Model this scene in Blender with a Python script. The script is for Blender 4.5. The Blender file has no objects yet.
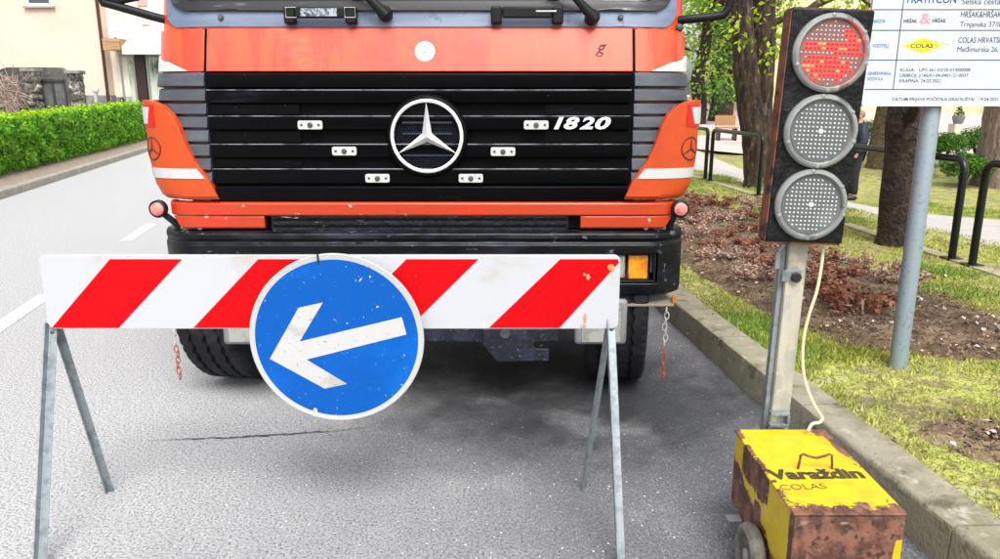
import bpy, bmesh, math, random
import numpy as np
from math import sin, cos, tan, atan, pi, radians, sqrt
from mathutils import Vector, Matrix, noise as mnoise

random.seed(7)
rng = np.random.default_rng(7)
SC = bpy.context.scene
COL = SC.collection
R = radians

# ------------------------------------------------------------------ camera, sky, sun, exposure
PITCH, FPX, CAMH = R(13.5), 750.0, 1.52
cam_d = bpy.data.cameras.new('camera')
cam_d.sensor_width = 36.0
cam_d.lens = 27.0
cam_d.clip_start = 0.05
cam_d.clip_end = 2000
cam = bpy.data.objects.new('camera', cam_d)
cam.location = (0, 0, CAMH)
cam.rotation_euler = (pi / 2 - PITCH, 0, 0)
COL.objects.link(cam)
SC.camera = cam

SUN_EL, SUN_AZ = R(56), R(168)          # azimuth measured from +Y towards +X: high, behind the camera
world = bpy.data.worlds.new('World')
SC.world = world
world.use_nodes = True
wn, wl = world.node_tree.nodes, world.node_tree.links
bg = wn['Background']
sky = wn.new('ShaderNodeTexSky')
sky.sky_type = 'NISHITA'
sky.sun_disc = False
sky.sun_elevation = SUN_EL
sky.sun_rotation = SUN_AZ
sky.air_density = 1.0
sky.dust_density = 4.0
hs = wn.new('ShaderNodeHueSaturation')
hs.inputs['Saturation'].default_value = 0.22
wl.new(sky.outputs[0], hs.inputs['Color'])
wl.new(hs.outputs[0], bg.inputs['Color'])
bg.inputs['Strength'].default_value = 0.15
sun_d = bpy.data.lights.new('sun', 'SUN')
sun_d.energy = 1.4
sun_d.angle = R(28)
sun_d.color = (1.0, 0.97, 0.92)
sun = bpy.data.objects.new('sun', sun_d)
sdir = Vector((sin(SUN_AZ) * cos(SUN_EL), cos(SUN_AZ) * cos(SUN_EL), sin(SUN_EL)))
sun.rotation_euler = sdir.to_track_quat('Z', 'Y').to_euler()
sun.location = (-4, -6, 12)
COL.objects.link(sun)
SC.view_settings.view_transform = 'Standard'
SC.view_settings.look = 'None'
SC.view_settings.exposure = 0.95
SC.view_settings.gamma = 1.0
SC.render.engine = 'CYCLES'
SC.cycles.use_denoising = True
SC.cycles.use_adaptive_sampling = False
SC.cycles.sampling_pattern = 'BLUE_NOISE'
SC.cycles.max_bounces = 8
SC.cycles.transparent_max_bounces = 8

# ------------------------------------------------------------------ survey: sight lines of the photo on real ground / real planes
def ray(px, py):
    a, b = (px - 500) / FPX, (py - 279.5) / FPX
    return Vector((a, cos(PITCH) - b * sin(PITCH), -sin(PITCH) - b * cos(PITCH)))
def At(px, py, Y):
    d = ray(px, py)
    t = Y / d.y
    return Vector((d.x * t, Y, CAMH + d.z * t))
def Gr(px, py, z=0.0):
    d = ray(px, py)
    t = (z - CAMH) / d.z
    return Vector((d.x * t, d.y * t, z))
def lerp(a, b, t): return a + (b - a) * t
def sm(t):
    t = max(0.0, min(1.0, t))
    return t * t * (3 - 2 * t)
def interp(tab, x):
    if x <= tab[0][0]: return tab[0][1]
    for (a, va), (b, vb) in zip(tab, tab[1:]):
        if x <= b: return lerp(va, vb, (x - a) / (b - a))
    return tab[-1][1]
def S(h):
    v = [int(h[i:i + 2], 16) / 255 for i in (0, 2, 4)]
    return tuple(c / 12.92 if c <= .04045 else ((c + .055) / 1.055) ** 2.4 for c in v)

# ------------------------------------------------------------------ materials
def M(name, base, rough=.6, metal=0.0, layers=(), bump=0.0, bscale=60, coat=0.0, spec=.5, rvar=0.0, emit=None,
      translucent=0.0, island=0.0, bstretch=(1, 1, 1), alpha=1.0):
    """layers: (colour, noise scale, lo, hi[, stretch]) mixed over the base one after another"""
    m = bpy.data.materials.new(name)
    m.use_nodes = True
    n, l = m.node_tree.nodes, m.node_tree.links
    b = n['Principled BSDF']
    tc = n.new('ShaderNodeTexCoord')
    col = None
    rgb = n.new('ShaderNodeRGB')
    rgb.outputs[0].default_value = (*base, 1)
    col = rgb.outputs[0]
    seed = (sum(ord(c) * (i + 3) for i, c in enumerate(name)) % 97) * 1.37
    for i, L in enumerate(layers):
        c2, sc, lo, hi = L[:4]
        st = L[4] if len(L) > 4 else (1, 1, 1)
        mp = n.new('ShaderNodeMapping')
        mp.inputs['Scale'].default_value = st
        mp.inputs['Location'].default_value = (seed + i * 3.1, seed * .7, i * 5.3)
        l.new(tc.outputs['Object'], mp.inputs['Vector'])
        nz = n.new('ShaderNodeTexNoise')
        nz.inputs['Scale'].default_value = sc
        nz.inputs['Detail'].default_value = 6
        nz.inputs['Roughness'].default_value = .62
        l.new(mp.outputs[0], nz.inputs['Vector'])
        mr = n.new('ShaderNodeMapRange')
        mr.inputs['From Min'].default_value = lo
        mr.inputs['From Max'].default_value = hi
        mr.interpolation_type = 'SMOOTHSTEP'
        l.new(nz.outputs[0], mr.inputs[0])
        mx = n.new('ShaderNodeMix')
        mx.data_type = 'RGBA'
        l.new(mr.outputs[0], mx.inputs[0])
        l.new(col, mx.inputs[6])
        mx.inputs[7].default_value = (*c2, 1)
        col = mx.outputs[2]
    if island:
        g = n.new('ShaderNodeNewGeometry')
        hv = n.new('ShaderNodeHueSaturation')
        mr = n.new('ShaderNodeMapRange')
        mr.inputs['To Min'].default_value = 1 - island
        mr.inputs['To Max'].default_value = 1 + island
        l.new(g.outputs['Random Per Island'], mr.inputs[0])
        l.new(mr.outputs[0], hv.inputs['Value'])
        l.new(col, hv.inputs['Color'])
        col = hv.outputs[0]
    l.new(col, b.inputs['Base Color'])
    b.inputs['Roughness'].default_value = rough
    b.inputs['Metallic'].default_value = metal
    b.inputs['Coat Weight'].default_value = coat
    b.inputs['Coat Roughness'].default_value = .08
    b.inputs['Specular IOR Level'].default_value = spec
    if rvar:
        nz = n.new('ShaderNodeTexNoise')
        nz.inputs['Scale'].default_value = 9
        nz.inputs['Detail'].default_value = 5
        l.new(tc.outputs['Object'], nz.inputs['Vector'])
        mr = n.new('ShaderNodeMapRange')
        mr.inputs['From Min'].default_value = .3
        mr.inputs['From Max'].default_value = .7
        mr.inputs['To Min'].default_value = max(.03, rough - rvar)
        mr.inputs['To Max'].default_value = min(1, rough + rvar)
        l.new(nz.outputs[0], mr.inputs[0])
        l.new(mr.outputs[0], b.inputs['Roughness'])
    if bump:
        mp = n.new('ShaderNodeMapping')
        mp.inputs['Scale'].default_value = bstretch
        l.new(tc.outputs['Object'], mp.inputs['Vector'])
        nz = n.new('ShaderNodeTexNoise')
        nz.inputs['Scale'].default_value = bscale
        nz.inputs['Detail'].default_value = 5
        l.new(mp.outputs[0], nz.inputs['Vector'])
        bp = n.new('ShaderNodeBump')
        bp.inputs['Strength'].default_value = min(1, bump)
        bp.inputs['Distance'].default_value = .02 * max(1, bump)
        l.new(nz.outputs[0], bp.inputs['Height'])
        l.new(bp.outputs[0], b.inputs['Normal'])
    if emit:
        b.inputs['Emission Color'].default_value = (*emit[0], 1)
        b.inputs['Emission Strength'].default_value = emit[1]
    if alpha < 1:
        b.inputs['Alpha'].default_value = alpha
    if translucent:
        out = n['Material Output']
        tr = n.new('ShaderNodeBsdfTranslucent')
        l.new(col, tr.inputs['Color'])
        ms = n.new('ShaderNodeMixShader')
        ms.inputs[0].default_value = translucent
        l.new(b.outputs[0], ms.inputs[1])
        l.new(tr.outputs[0], ms.inputs[2])
        l.new(ms.outputs[0], out.inputs['Surface'])
    return m

ORANGE = S('d6440e')
m_paint = M('truck_orange_paint', ORANGE, .38, layers=[(S('ae2c08'), 2.2, .46, .68), (S('cb4628'), 1.3, .54, .74), (S('c43004'), 5, .51, .60, (1.6, 1, .18)), (S('d07058'), 2.6, .60, .82, (.5, 1, 1.6)), (S('4a1c12'), 75, .72, .74), (S('d66a50'), 30, .66, .78)], coat=.7, spec=.45, rvar=.1)
m_paint_dull = M('faded_orange_plastic', S('bd4410'), .45, layers=[(S('ad360e'), 3, .45, .7), (S('c97050'), 26, .66, .76), (S('8d3a1a'), 3, .56, .76, (1, 1, .4)), (S('5a2a1a'), 60, .71, .73)], coat=.15, bump=.05, bscale=90)
m_bar = M('chipped_orange_paint', S('b23611'), .4, layers=[(S('c02f12'), 4, .5, .65), (S('b9a9a0'), 16, .66, .7), (S('3a2a28'), 24, .7, .73)], coat=.3)
m_greyplastic = M('weathered_grey_plastic', S('3f434b'), .5, layers=[(S('51555e'), 5, .45, .7, (1, 1, 3)), (S('9a9ca0'), 60, .7, .76)], bump=.08, bscale=220)
m_cowl = M('blue_grey_plastic', S('5c6981'), .45, layers=[(S('707d94'), 4, .4, .7, (.5, 1, 3)), (S('4c566a'), 12, .58, .7)], bump=.04, bscale=180)
m_black = M('gloss_black_plastic', (.0022, .0022, .0028), .34, layers=[((.006, .006, .008), 9, .55, .8, (.4, 1, 3)), (S('2f3240'), 2.6, .60, .80, (.3, 1, 2)), (S('4a453f'), 38, .70, .74)], spec=.10, rvar=.1)
m_black = m_black
m_recess = M('dull_black_plastic', (.002, .002, .0025), .7, spec=.1)
m_rubber = M('black_rubber', (.007, .007, .008), .5, layers=[(S('2c2c2e'), 12, .6, .8)], bump=.05, spec=.25)
m_seal = M('rubber_seal', (.012, .012, .014), .3, layers=[(S('5a5c62'), 7, .55, .72, (.5, 1, 4))])
m_tyre = M('tyre_rubber', S('1c1d20'), .8, spec=.25, layers=[(S('303135'), 9, .45, .75), (S('44423e'), 40, .62, .75)], bump=.15, bscale=120)
m_bumper = M('worn_black_bumper', S('06080c'), .36, spec=.25, layers=[(S('171c2a'), 5, .5, .65, (.5, 1, 1.6)), (S('5d6070'), 22, .62, .69, (.6, 1, 1)), (S('70564c'), 14, .71, .75)], bump=.12, bscale=24)
m_navy = M('scuffed_navy_steel', S('0e121d'), .5, layers=[(S('1d2333'), 14, .48, .6), (S('4b5162'), 50, .60, .7)], bump=.2, bscale=50)
m_under = M('grimy_chassis', (.012, .012, .013), .8, layers=[(S('2c2a28'), 8, .5, .7)])
m_chrome = M('chrome', (.86, .87, .88), .12, 1.0)
m_dull_ring = M('bright_plastic_chrome', (.9, .9, .9), .3, .35)
m_white = M('white_plate', (.5, .5, .49), .45, layers=[(S('a2a29d'), 30, .55, .75)])
m_sticker = M('white_sticker', (.5, .5, .5), .4, layers=[(S('a89f98'), 25, .58, .75)])
m_redrefl = M('red_reflector', S('c01418'), .3, coat=.3)
m_dkline = M('dark_print', S('4a1410'), .5)
m_glass = M('windscreen_glass', (.02, .024, .028), .04, spec=.8, coat=.6)
m_amber = M('amber_lens', S('c86a08'), .18, layers=[(S('e8940c'), 14, .45, .6), (S('8f4806'), 60, .55, .65, (4, 1, 1))], coat=.8)
m_clear = M('headlamp_glass', S('b8b4ac'), .12, .35, layers=[(S('7d7770'), 40, .5, .6, (5, 1, 1))], coat=.8)
m_pink = M('pink_lens', S('d9837a'), .3, layers=[(S('c6605a'), 30, .5, .6)], coat=.4)
m_foghousing = M('grey_white_lamp_box', S('7c7d7c'), .45, layers=[(S('73726e'), 14, .55, .7)])
m_rustplate = M('rusty_bracket', S('7d766a'), .6, layers=[(S('8d6a48'), 18, .58, .70)])
m_chainw = M('white_chain', (.45, .43, .41), .5, layers=[(S('a89a90'), 60, .5, .7)])
m_chainr = M('red_chain', S('a04a34'), .5, layers=[(S('7f3a26'), 60, .5, .7)])
m_galv = M('galvanised_steel', S('8c9498'), .5, .4, layers=[(S('757e83'), 26, .45, .62), (S('a4aaae'), 60, .6, .72)], bump=.03, bscale=90)
m_galvb = M('galvanised_post', S('8a98a2'), .5, .3, layers=[(S('8f9aa1'), 18, .45, .65, (1, 1, .2)), (S('727d84'), 50, .55, .7)])
m_pole = M('weathered_square_tube', S('b6b3a6'), .55, .2, layers=[(S('9c9d97'), 9, .45, .62, (1, 1, .4)), (S('c0b9a4'), 14, .54, .66), (S('8a7e6d'), 40, .66, .72)])
m_boardw = M('white_retroreflective_sheet', (.46, .47, .50), .45, spec=.25, layers=[(S('b4b6be'), 160, .5, .6), (S('a9a39a'), 2.2, .52, .72, (1, 1, 2)), (S('b9ac98'), 5, .68, .78), (S('8f8e8c'), 12, .70, .72, (1, 1, 5)), (S('d0d0d4'), 9, .69, .70, (6, 1, 1))])
m_boardr = M('red_retroreflective_sheet', (.50, .001, .004), .45, spec=.12, layers=[((.58, .002, .005), 3, .45, .65), ((.7, .28, .05), 16, .75, .77), ((.66, .12, .1), 90, .70, .74)])
m_blue = M('scratched_blue_sheet', (.0, .078, .36), .4, spec=.2, layers=[((.0, .105, .44), 3, .45, .65), ((.25, .5, .75), 24, .68, .73, (1, 1, 1)), ((.5, .53, .57), 15, .675, .685), ((.16, .28, .5), 30, .66, .71, (1, 1, 6)), ((.14, .27, .5), 30, .66, .71, (5, 1, 1)), ((.45, .5, .55), 44, .69, .70)])
m_arrow = M('scratched_white_sheet', (.47, .47, .47), .45, layers=[(S('a5a49f'), 8, .5, .65), (S('5f605c'), 34, .65, .69, (1, 1, 3)), (S('6d6f6c'), 40, .65, .68, (5, 1, 1))])
m_signrim = M('white_sign_rim', (.44, .44, .435), .42, layers=[(S('a9a8a2'), 12, .55, .66), (S('6f6e68'), 30, .70, .74)])
m_alu = M('sign_back_aluminium', (.55, .56, .57), .45, .7)
m_headblk = M('flaking_black_paint', S('0a0a0e'), .42, spec=.25, layers=[(S('1c1d22'), 22, .5, .62), (S('5c5d60'), 60, .66, .72), (S('6d4630'), 14, .70, .74)], bump=.25, bscale=45)
m_headrust = M('rusty_housing_edge', S('5a3f33'), .7, layers=[(S('7d4a34'), 14, .42, .6), (S('251d1c'), 22, .52, .62)])
m_bezel = M('smoky_clear_plastic', S('7d807e'), .2, layers=[(S('989b98'), 9, .5, .7), (S('5a5d5e'), 14, .56, .66)], coat=.6)
m_lensdark = M('grey_lens_board', S('585d5f'), .45, layers=[(S('6c7071'), 9, .5, .7)])
m_led = M('clear_led', (.6, .61, .6), .3, coat=.3)
m_ledred = M('lit_red_led', (.5, .005, .005), .5, spec=.1, emit=((1.0, .005, .003), 5.0))
m_ledhot = M('lit_red_led_core', (.9, .2, .1), .3, emit=((1.0, .05, .008), 4.5))
m_lensred = M('red_glowing_lens_board', S('7c5654'), .45, layers=[(S('7c6462'), 6, .5, .62)])
m_cable = M('cream_cable', S('d8c6a6'), .5)
m_knob = M('black_knob', (.015, .015, .016), .35)
m_rail = M('black_painted_tube', S('0e1012'), .36, spec=.4, layers=[(S('1d2123'), 9, .5, .7)], rvar=.08)
m_infow = M('white_info_panel', S('c0c8d4'), .35, layers=[(S('bac3d0'), 1.5, .4, .6)])
m_inkblack = M('grey_black_ink', S('3b3f4a'), .5)
m_inkblue = M('blue_ink', S('4668a8'), .5)
m_inkdkblue = M('dark_blue_ink', S('2c3e88'), .5)
m_inkpink = M('pink_ink', S('d88a96'), .5)
m_inkyellow = M('yellow_ink', S('f5e400'), .4)
m_inkgrey = M('pale_grey_ink', S('9aa3ad'), .5)
m_lettwhite = M('white_lettering', (.58, .58, .575), .35)
m_boxletter = M('brown_lettering', S('3a3320'), .6, layers=[(S('6d5c14'), 30, .56, .68), ((.62, .44, .004), 60, .66, .70)])
m_boxletter2 = M('olive_lettering', S('6d6424'), .6, layers=[((.62, .44, .004), 50, .66, .72)])
m_rustwire = M('rusty_wire', S('5d3418'), .65, layers=[(S('80602a'), 60, .5, .62)], bump=.2, bscale=200)

# ------------------------------------------------------------------ mesh helpers
class MB:
    def __init__(s): s.v, s.f = [], []
    def add(s, vs, fs):
        k = len(s.v)
        s.v += [tuple(p) for p in vs]
        s.f += [tuple(i + k for i in f) for f in fs]
        return s
    def box(s, x0, x1, y0, y1, z0, z1):
        return s.add([(x0, y0, z0), (x1, y0, z0), (x1, y1, z0), (x0, y1, z0), (x0, y0, z1), (x1, y0, z1), (x1, y1, z1), (x0, y1, z1)],
                     [(0, 3, 2, 1), (4, 5, 6, 7), (0, 1, 5, 4), (1, 2, 6, 5), (2, 3, 7, 6), (3, 0, 4, 7)])
    def obox(s, c, ax, ay, az):
        c, ax, ay, az = Vector(c), Vector(ax), Vector(ay), Vector(az)
        p = [c + ax * i + ay * j + az * k for k in (-1, 1) for (i, j) in ((-1, -1), (1, -1), (1, 1), (-1, 1))]
        return s.add(p, [(0, 3, 2, 1), (4, 5, 6, 7), (0, 1, 5, 4), (1, 2, 6, 5), (2, 3, 7, 6), (3, 0, 4, 7)])
    def beam(s, a, b, w, d, side=(1, 0, 0)):
        a, b = Vector(a), Vector(b)
        t = (b - a).normalized()
        sx = Vector(side)
        sx = (sx - t * sx.dot(t)).normalized()
        sy = t.cross(sx)
        return s.obox((a + b) / 2, sx * w / 2, sy * d / 2, t * (b - a).length / 2)
    def prism(s, pts, vec):
        n = len(pts)
        vec = Vector(vec)
        vs = [Vector(p) for p in pts] + [Vector(p) + vec for p in pts]
        fs = [tuple(range(n)), tuple(range(2 * n - 1, n - 1, -1))]
        fs += [(i, i + n, (i + 1) % n + n, (i + 1) % n) for i in range(n)]
        return s.add(vs, fs)
    def tube(s, path, r, n=10, cap=True, closed=False):
        P = [Vector(p) for p in path]
        m = len(P)
        rs = r if isinstance(r, (list, tuple)) else [r] * m
        vs, fs = [], []
        ref = None
        for i, p in enumerate(P):
            if closed: t = P[(i + 1) % m] - P[i - 1]
            else: t = P[min(i + 1, m - 1)] - P[max(i - 1, 0)]
            t.normalize()
            if ref is None:
                ref = Vector((0, 0, 1)) if abs(t.z) < .9 else Vector((1, 0, 0))
            a = (ref - t * ref.dot(t))
            if a.length < 1e-5: a = t.orthogonal()
            a.normalize()
            ref = a
            b = t.cross(a)
            for k in range(n):
                q = 2 * pi * k / n
                vs.append(p + (a * cos(q) + b * sin(q)) * rs[i])
        for i in range(m if closed else m - 1):
            j = (i + 1) % m
            for k in range(n):
                k2 = (k + 1) % n
                fs.append((i * n + k, i * n + k2, j * n + k2, j * n + k))
        if cap and not closed:
            fs += [tuple(range(n - 1, -1, -1)), tuple(range((m - 1) * n, m * n))]
        return s.add(vs, fs)
    def lathe(s, c, axis, prof, n=32, wave=None):
        """prof: (radius, height along axis) pairs"""
        c, ax = Vector(c), Vector(axis).normalized()
        a = ax.orthogonal().normalized()
        b = ax.cross(a)
        vs, fs = [], []
        for (r, h) in prof:
            for k in range(n):
                q = 2 * pi * k / n
                hh = h if wave is None else h + wave(r, h, q)
                vs.append(c + ax * hh + (a * cos(q) + b * sin(q)) * r)
        m = len(prof)
        for i in range(m - 1):
            for k in range(n):
                k2 = (k + 1) % n
                fs.append((i * n + k, i * n + k2, (i + 1) * n + k2, (i + 1) * n + k))
        if prof[0][0] > 1e-6: fs.append(tuple(range(n - 1, -1, -1)))
        if prof[-1][0] > 1e-6: fs.append(tuple(range((m - 1) * n, m * n)))
        return s.add(vs, fs)
    def ball(s, c, r, nu=10, nv=6, sc=(1, 1, 1)):
        vs, fs = [], []
        for j in range(nv + 1):
            th = pi * j / nv
            for i in range(nu):
                ph = 2 * pi * i / nu
                vs.append((c[0] + r * sc[0] * sin(th) * cos(ph), c[1] + r * sc[1] * sin(th) * sin(ph), c[2] + r * sc[2] * cos(th)))
        for j in range(nv):
            for i in range(nu):
                i2 = (i + 1) % nu
                fs.append((j * nu + i, (j + 1) * nu + i, (j + 1) * nu + i2, j * nu + i2))
        return s.add(vs, fs)
    def grid(s, rows):
        n = len(rows[0])
        vs = [p for r in rows for p in r]
        fs = [(i * n + k, i * n + k + 1, (i + 1) * n + k + 1, (i + 1) * n + k) for i in range(len(rows) - 1) for k in range(n - 1)]
        return s.add(vs, fs)
    def build(s, name, mat, parent=None, smooth=False, bevel=0.0, fix=True, seg=2, ang=35):
        me = bpy.data.meshes.new(name)
        off = Vector((0, 0, 0))
        q = parent
        while q is not None:
            off += q.location
            q = q.parent
        me.from_pydata([tuple(Vector(p) - off) for p in s.v], [], s.f)
        bm = bmesh.new()
        bm.from_mesh(me)
        if fix:
            bmesh.ops.remove_doubles(bm, verts=bm.verts, dist=1e-6)
            bmesh.ops.recalc_face_normals(bm, faces=bm.faces)
        bm.to_mesh(me)
        bm.free()
        me.materials.append(mat)
        if smooth:
            me.polygons.foreach_set('use_smooth', [True] * len(me.polygons))
            me.set_sharp_from_angle(angle=R(ang))
        me.update()
        o = bpy.data.objects.new(name, me)
        COL.objects.link(o)
        if parent is not None: o.parent = parent
        if bevel:
            md = o.modifiers.new('bevel', 'BEVEL')
            md.width = bevel
            md.segments = seg
            md.limit_method = 'ANGLE'
            md.angle_limit = R(40)
        return o

def rrect(x0, x1, z0, z1, r, n=5):
    out = []
    for cx_, cz_, a0 in ((x1 - r, z1 - r, 0), (x0 + r, z1 - r, 90), (x0 + r, z0 + r, 180), (x1 - r, z0 + r, 270)):
        for k in range(n + 1):
            q = R(a0 + 90 * k / n)
            out.append((cx_ + r * cos(q), cz_ + r * sin(q)))
    return out
def tag(o, label, cat, group=None, kind=None):
    if label: o['label'] = label
    if cat: o['category'] = cat
    if group: o['group'] = group
    if kind: o['kind'] = kind
    return o
def thing(name, label, cat, loc=(0, 0, 0), group=None):
    o = bpy.data.objects.new(name, None)
    o.empty_display_size = .2
    o.location = loc
    COL.objects.link(o)
    return tag(o, label, cat, group)
def struct(o):
    o['kind'] = 'structure'
    return o
def stuff(o, label=None, cat=None):
    o['kind'] = 'stuff'
    return tag(o, label, cat)
def copy_tree(o, parent=None):
    c = o.copy()
    COL.objects.link(c)
    c.parent = parent
    for ch in list(o.children): copy_tree(ch, c)
    return c

def lettering(body, mat, parent, origin, xdir, ydir, size, width=None, shear=0.0, bold=0.0, depth=.0008, name='lettering', align='LEFT', spacing=1.0):
    cu = bpy.data.curves.new('tmp', 'FONT')
    cu.body = body
    cu.size = 1.0
    cu.shear = shear
    cu.offset = bold
    cu.space_character = spacing
    cu.resolution_u = 3
    to = bpy.data.objects.new('tmp', cu)
    COL.objects.link(to)
    bpy.context.view_layer.update()
    dg = bpy.context.evaluated_depsgraph_get()
    me = bpy.data.meshes.new_from_object(to.evaluated_get(dg))
    bpy.data.objects.remove(to)
    bpy.data.curves.remove(cu)
    xs = [v.co.x for v in me.vertices]
    x0, x1 = min(xs), max(xs)
    sx = size if width is None else width / (x1 - x0)
    X, Yd = Vector(xdir).normalized(), Vector(ydir).normalized()
    N = X.cross(Yd)
    mb = MB()
    base = Vector(origin)
    vs = [base + X * ((v.co.x - x0) * sx) + Yd * (v.co.y * size) for v in me.vertices]
    fs = [tuple(p.vertices) for p in me.polygons]
    n = len(vs)
    mb.add(vs, fs)
    mb.v += [tuple(p + N * depth) for p in vs]
    mb.f += [tuple(i + n for i in f) for f in fs]
    # sides
    from collections import Counter
    cnt = Counter()
    for f in fs:
        for a, b in zip(f, f[1:] + f[:1]): cnt[(a, b)] += 1
    for (a, b) in cnt:
        if (b, a) not in cnt: mb.f.append((a, b, b + n, a + n))
    bpy.data.meshes.remove(me)
    return mb.build(name, mat, parent, fix=False)

def leaf_mesh(name, mat, C, N, size, parent=None, aspect=.55, loc=None):
    """many small leaf-shaped faces; C centres, N normals, size per leaf"""
    n = len(C)
    C = np.asarray(C, float)
    N = np.asarray(N, float)
    N /= np.linalg.norm(N, axis=1)[:, None] + 1e-9
    T = rng.normal(size=(n, 3))
    T -= N * (T * N).sum(1)[:, None]
    T /= np.linalg.norm(T, axis=1)[:, None] + 1e-9
    B = np.cross(N, T)
    s = np.broadcast_to(np.asarray(size, float), (n,))[:, None]
    V = np.stack([C - T * s * .5, C + B * s * .5 * aspect - T * s * .05 + N * s * .08, C + T * s * .5, C - B * s * .5 * aspect - T * s * .05 + N * s * .08], 1).reshape(-1, 3)
    off = np.zeros(3)
    if parent is not None: off = np.array(parent.location)
    elif loc is not None: off = np.array(loc)
    V = V - off
    me = bpy.data.meshes.new(name)
    me.vertices.add(4 * n)
    me.loops.add(4 * n)
    me.polygons.add(n)
    me.vertices.foreach_set('co', V.ravel())
    me.loops.foreach_set('vertex_index', np.arange(4 * n))
    me.polygons.foreach_set('loop_start', np.arange(n) * 4)
    me.update(calc_edges=True)
    me.materials.append(mat)
    o = bpy.data.objects.new(name, me)
    COL.objects.link(o)
    if parent is not None: o.parent = parent
    elif loc is not None: o.location = loc
    return o

# ================================================================== GROUND
KERB = [(1.98, -3.0), (1.46, 2.305), (1.19, 5.05), (1.15, 6.0), (1.12, 10.5), (-1.0, 20), (-7.0, 42), (-22, 90)]
def kerb_x(y):
    pts = [(p[1], p[0]) for p in KERB]
    return interp(pts, y)
LK = [(-3.0, -4.15), (11.6, -7.77), (22.6, -10.5), (45, -16.6), (90, -31)]
def lkerb_x(y): return interp(LK, y)
def gz(x, y):
    return .16 - .52 * sm((x - 4.0) / 2.6) * sm((y - 6.5) / 8.0) + .05 * max(0, y - 16) * sm((y - 15) / 4)

def road_material():
    m = bpy.data.materials.new('asphalt')
    m.use_nodes = True
    n, l = m.node_tree.nodes, m.node_tree.links
    b = n['Principled BSDF']
    tc = n.new('ShaderNodeTexCoord')
    def nz(scale, detail=4, rough=.6, stretch=None):
        t = n.new('ShaderNodeTexNoise')
        t.inputs['Scale'].default_value = scale
        t.inputs['Detail'].default_value = detail
        t.inputs['Roughness'].default_value = rough
        if stretch:
            mp = n.new('ShaderNodeMapping')
            mp.inputs['Scale'].default_value = stretch
            l.new(tc.outputs['Object'], mp.inputs[0])
            l.new(mp.outputs[0], t.inputs[0])
        else: l.new(tc.outputs['Object'], t.inputs[0])
        return t.outputs[0]
    def mr(x, a, b_, c=0.0, d=1.0):
        t = n.new('ShaderNodeMapRange')
        t.interpolation_type = 'SMOOTHSTEP'
        for i, v in ((1, a), (2, b_), (3, c), (4, d)): t.inputs[i].default_value = v
        l.new(x, t.inputs[0])
        return t.outputs[0]
    def math_(op, a, b_):
        t = n.new('ShaderNodeMath')
        t.operation = op
        for i, v in ((0, a), (1, b_)):
            if isinstance(v, (int, float)): t.inputs[i].default_value = v
            else: l.new(v, t.inputs[i])
        return t.outputs[0]
    def mix(f, a, b_):
        t = n.new('ShaderNodeMix')
        t.data_type = 'RGBA'
        l.new(f, t.inputs[0])
        for i, v in ((6, a), (7, b_)):
            if isinstance(v, tuple): t.inputs[i].default_value = (*v, 1)
            else: l.new(v, t.inputs[i])
        return t.outputs[2]
    sep = n.new('ShaderNodeSeparateXYZ')
    l.new(tc.outputs['Object'], sep.inputs[0])
    X, Y = sep.outputs[0], sep.outputs[1]
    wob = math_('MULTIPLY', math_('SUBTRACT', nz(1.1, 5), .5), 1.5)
    # fall of light painted into the asphalt: pale on the left, darker right
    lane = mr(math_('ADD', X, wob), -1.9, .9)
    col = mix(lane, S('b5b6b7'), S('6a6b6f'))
    # wet patch and painted soft shadow below the lorry's nose, running out right
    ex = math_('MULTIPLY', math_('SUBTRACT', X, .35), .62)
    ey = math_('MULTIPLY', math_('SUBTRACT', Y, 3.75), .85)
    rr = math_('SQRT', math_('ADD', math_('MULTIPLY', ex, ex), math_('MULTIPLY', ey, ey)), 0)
    stain_shadow = mr(math_('ADD', rr, math_('MULTIPLY', math_('SUBTRACT', nz(2.2, 6, .7), .5), .8)), .95, .25)
    col = mix(math_('MULTIPLY', stain_shadow, .85), col, S('1e1f21'))
    col = mix(math_('MULTIPLY', math_('MULTIPLY', stain_shadow, mr(nz(4.2, 7, .7), .40, .66)), .55), col, S('141416'))
    # patches
    col = mix(mr(nz(1.7, 6), .5, .72, 0, .35), col, S('bcbcbc'))
    # grain of the aggregate
    g1 = nz(95, 4, .8)
    col = mix(mr(g1, .38, .54, .8, 0), col, S('303136'))
    vo = n.new('ShaderNodeTexVoronoi')
    vo.inputs['Scale'].default_value = 105
    l.new(tc.outputs['Object'], vo.inputs[0])
    sepc = n.new('ShaderNodeSeparateColor')
    l.new(vo.outputs['Color'], sepc.inputs[0])
    stone = math_('MULTIPLY', mr(vo.outputs['Distance'], .42, .25), mr(sepc.outputs[0], .58, .85))
    col = mix(math_('MULTIPLY', math_('MULTIPLY', stone, .45), math_('SUBTRACT', 1.0, math_('MULTIPLY', stain_shadow, .75))), col, S('bdbdbb'))
    spark = math_('MULTIPLY', mr(vo.outputs['Distance'], .5, .3), mr(sepc.outputs[1], .988, .994))
    col = mix(math_('MULTIPLY', spark, math_('SUBTRACT', 1.0, math_('MULTIPLY', stain_shadow, .8))), col, S('eceae6'))
    l.new(col, b.inputs['Base Color'])
    l.new(mr(stain_shadow, 0, 1, .8, .55), b.inputs['Roughness'])
    bp = n.new('ShaderNodeBump')
    bp.inputs['Strength'].default_value = .75
    bp.inputs['Distance'].default_value = .006
    l.new(math_('ADD', g1, math_('MULTIPLY', vo.outputs['Distance'], .6)), bp.inputs['Height'])
    l.new(bp.outputs[0], b.inputs['Normal'])
    return m
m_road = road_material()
m_marking = M('road_marking_paint', (.74, .74, .73), .6, layers=[(S('9a9a98'), 40, .56, .68), (S('8b8b8a'), 130, .58, .68)])
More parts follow.
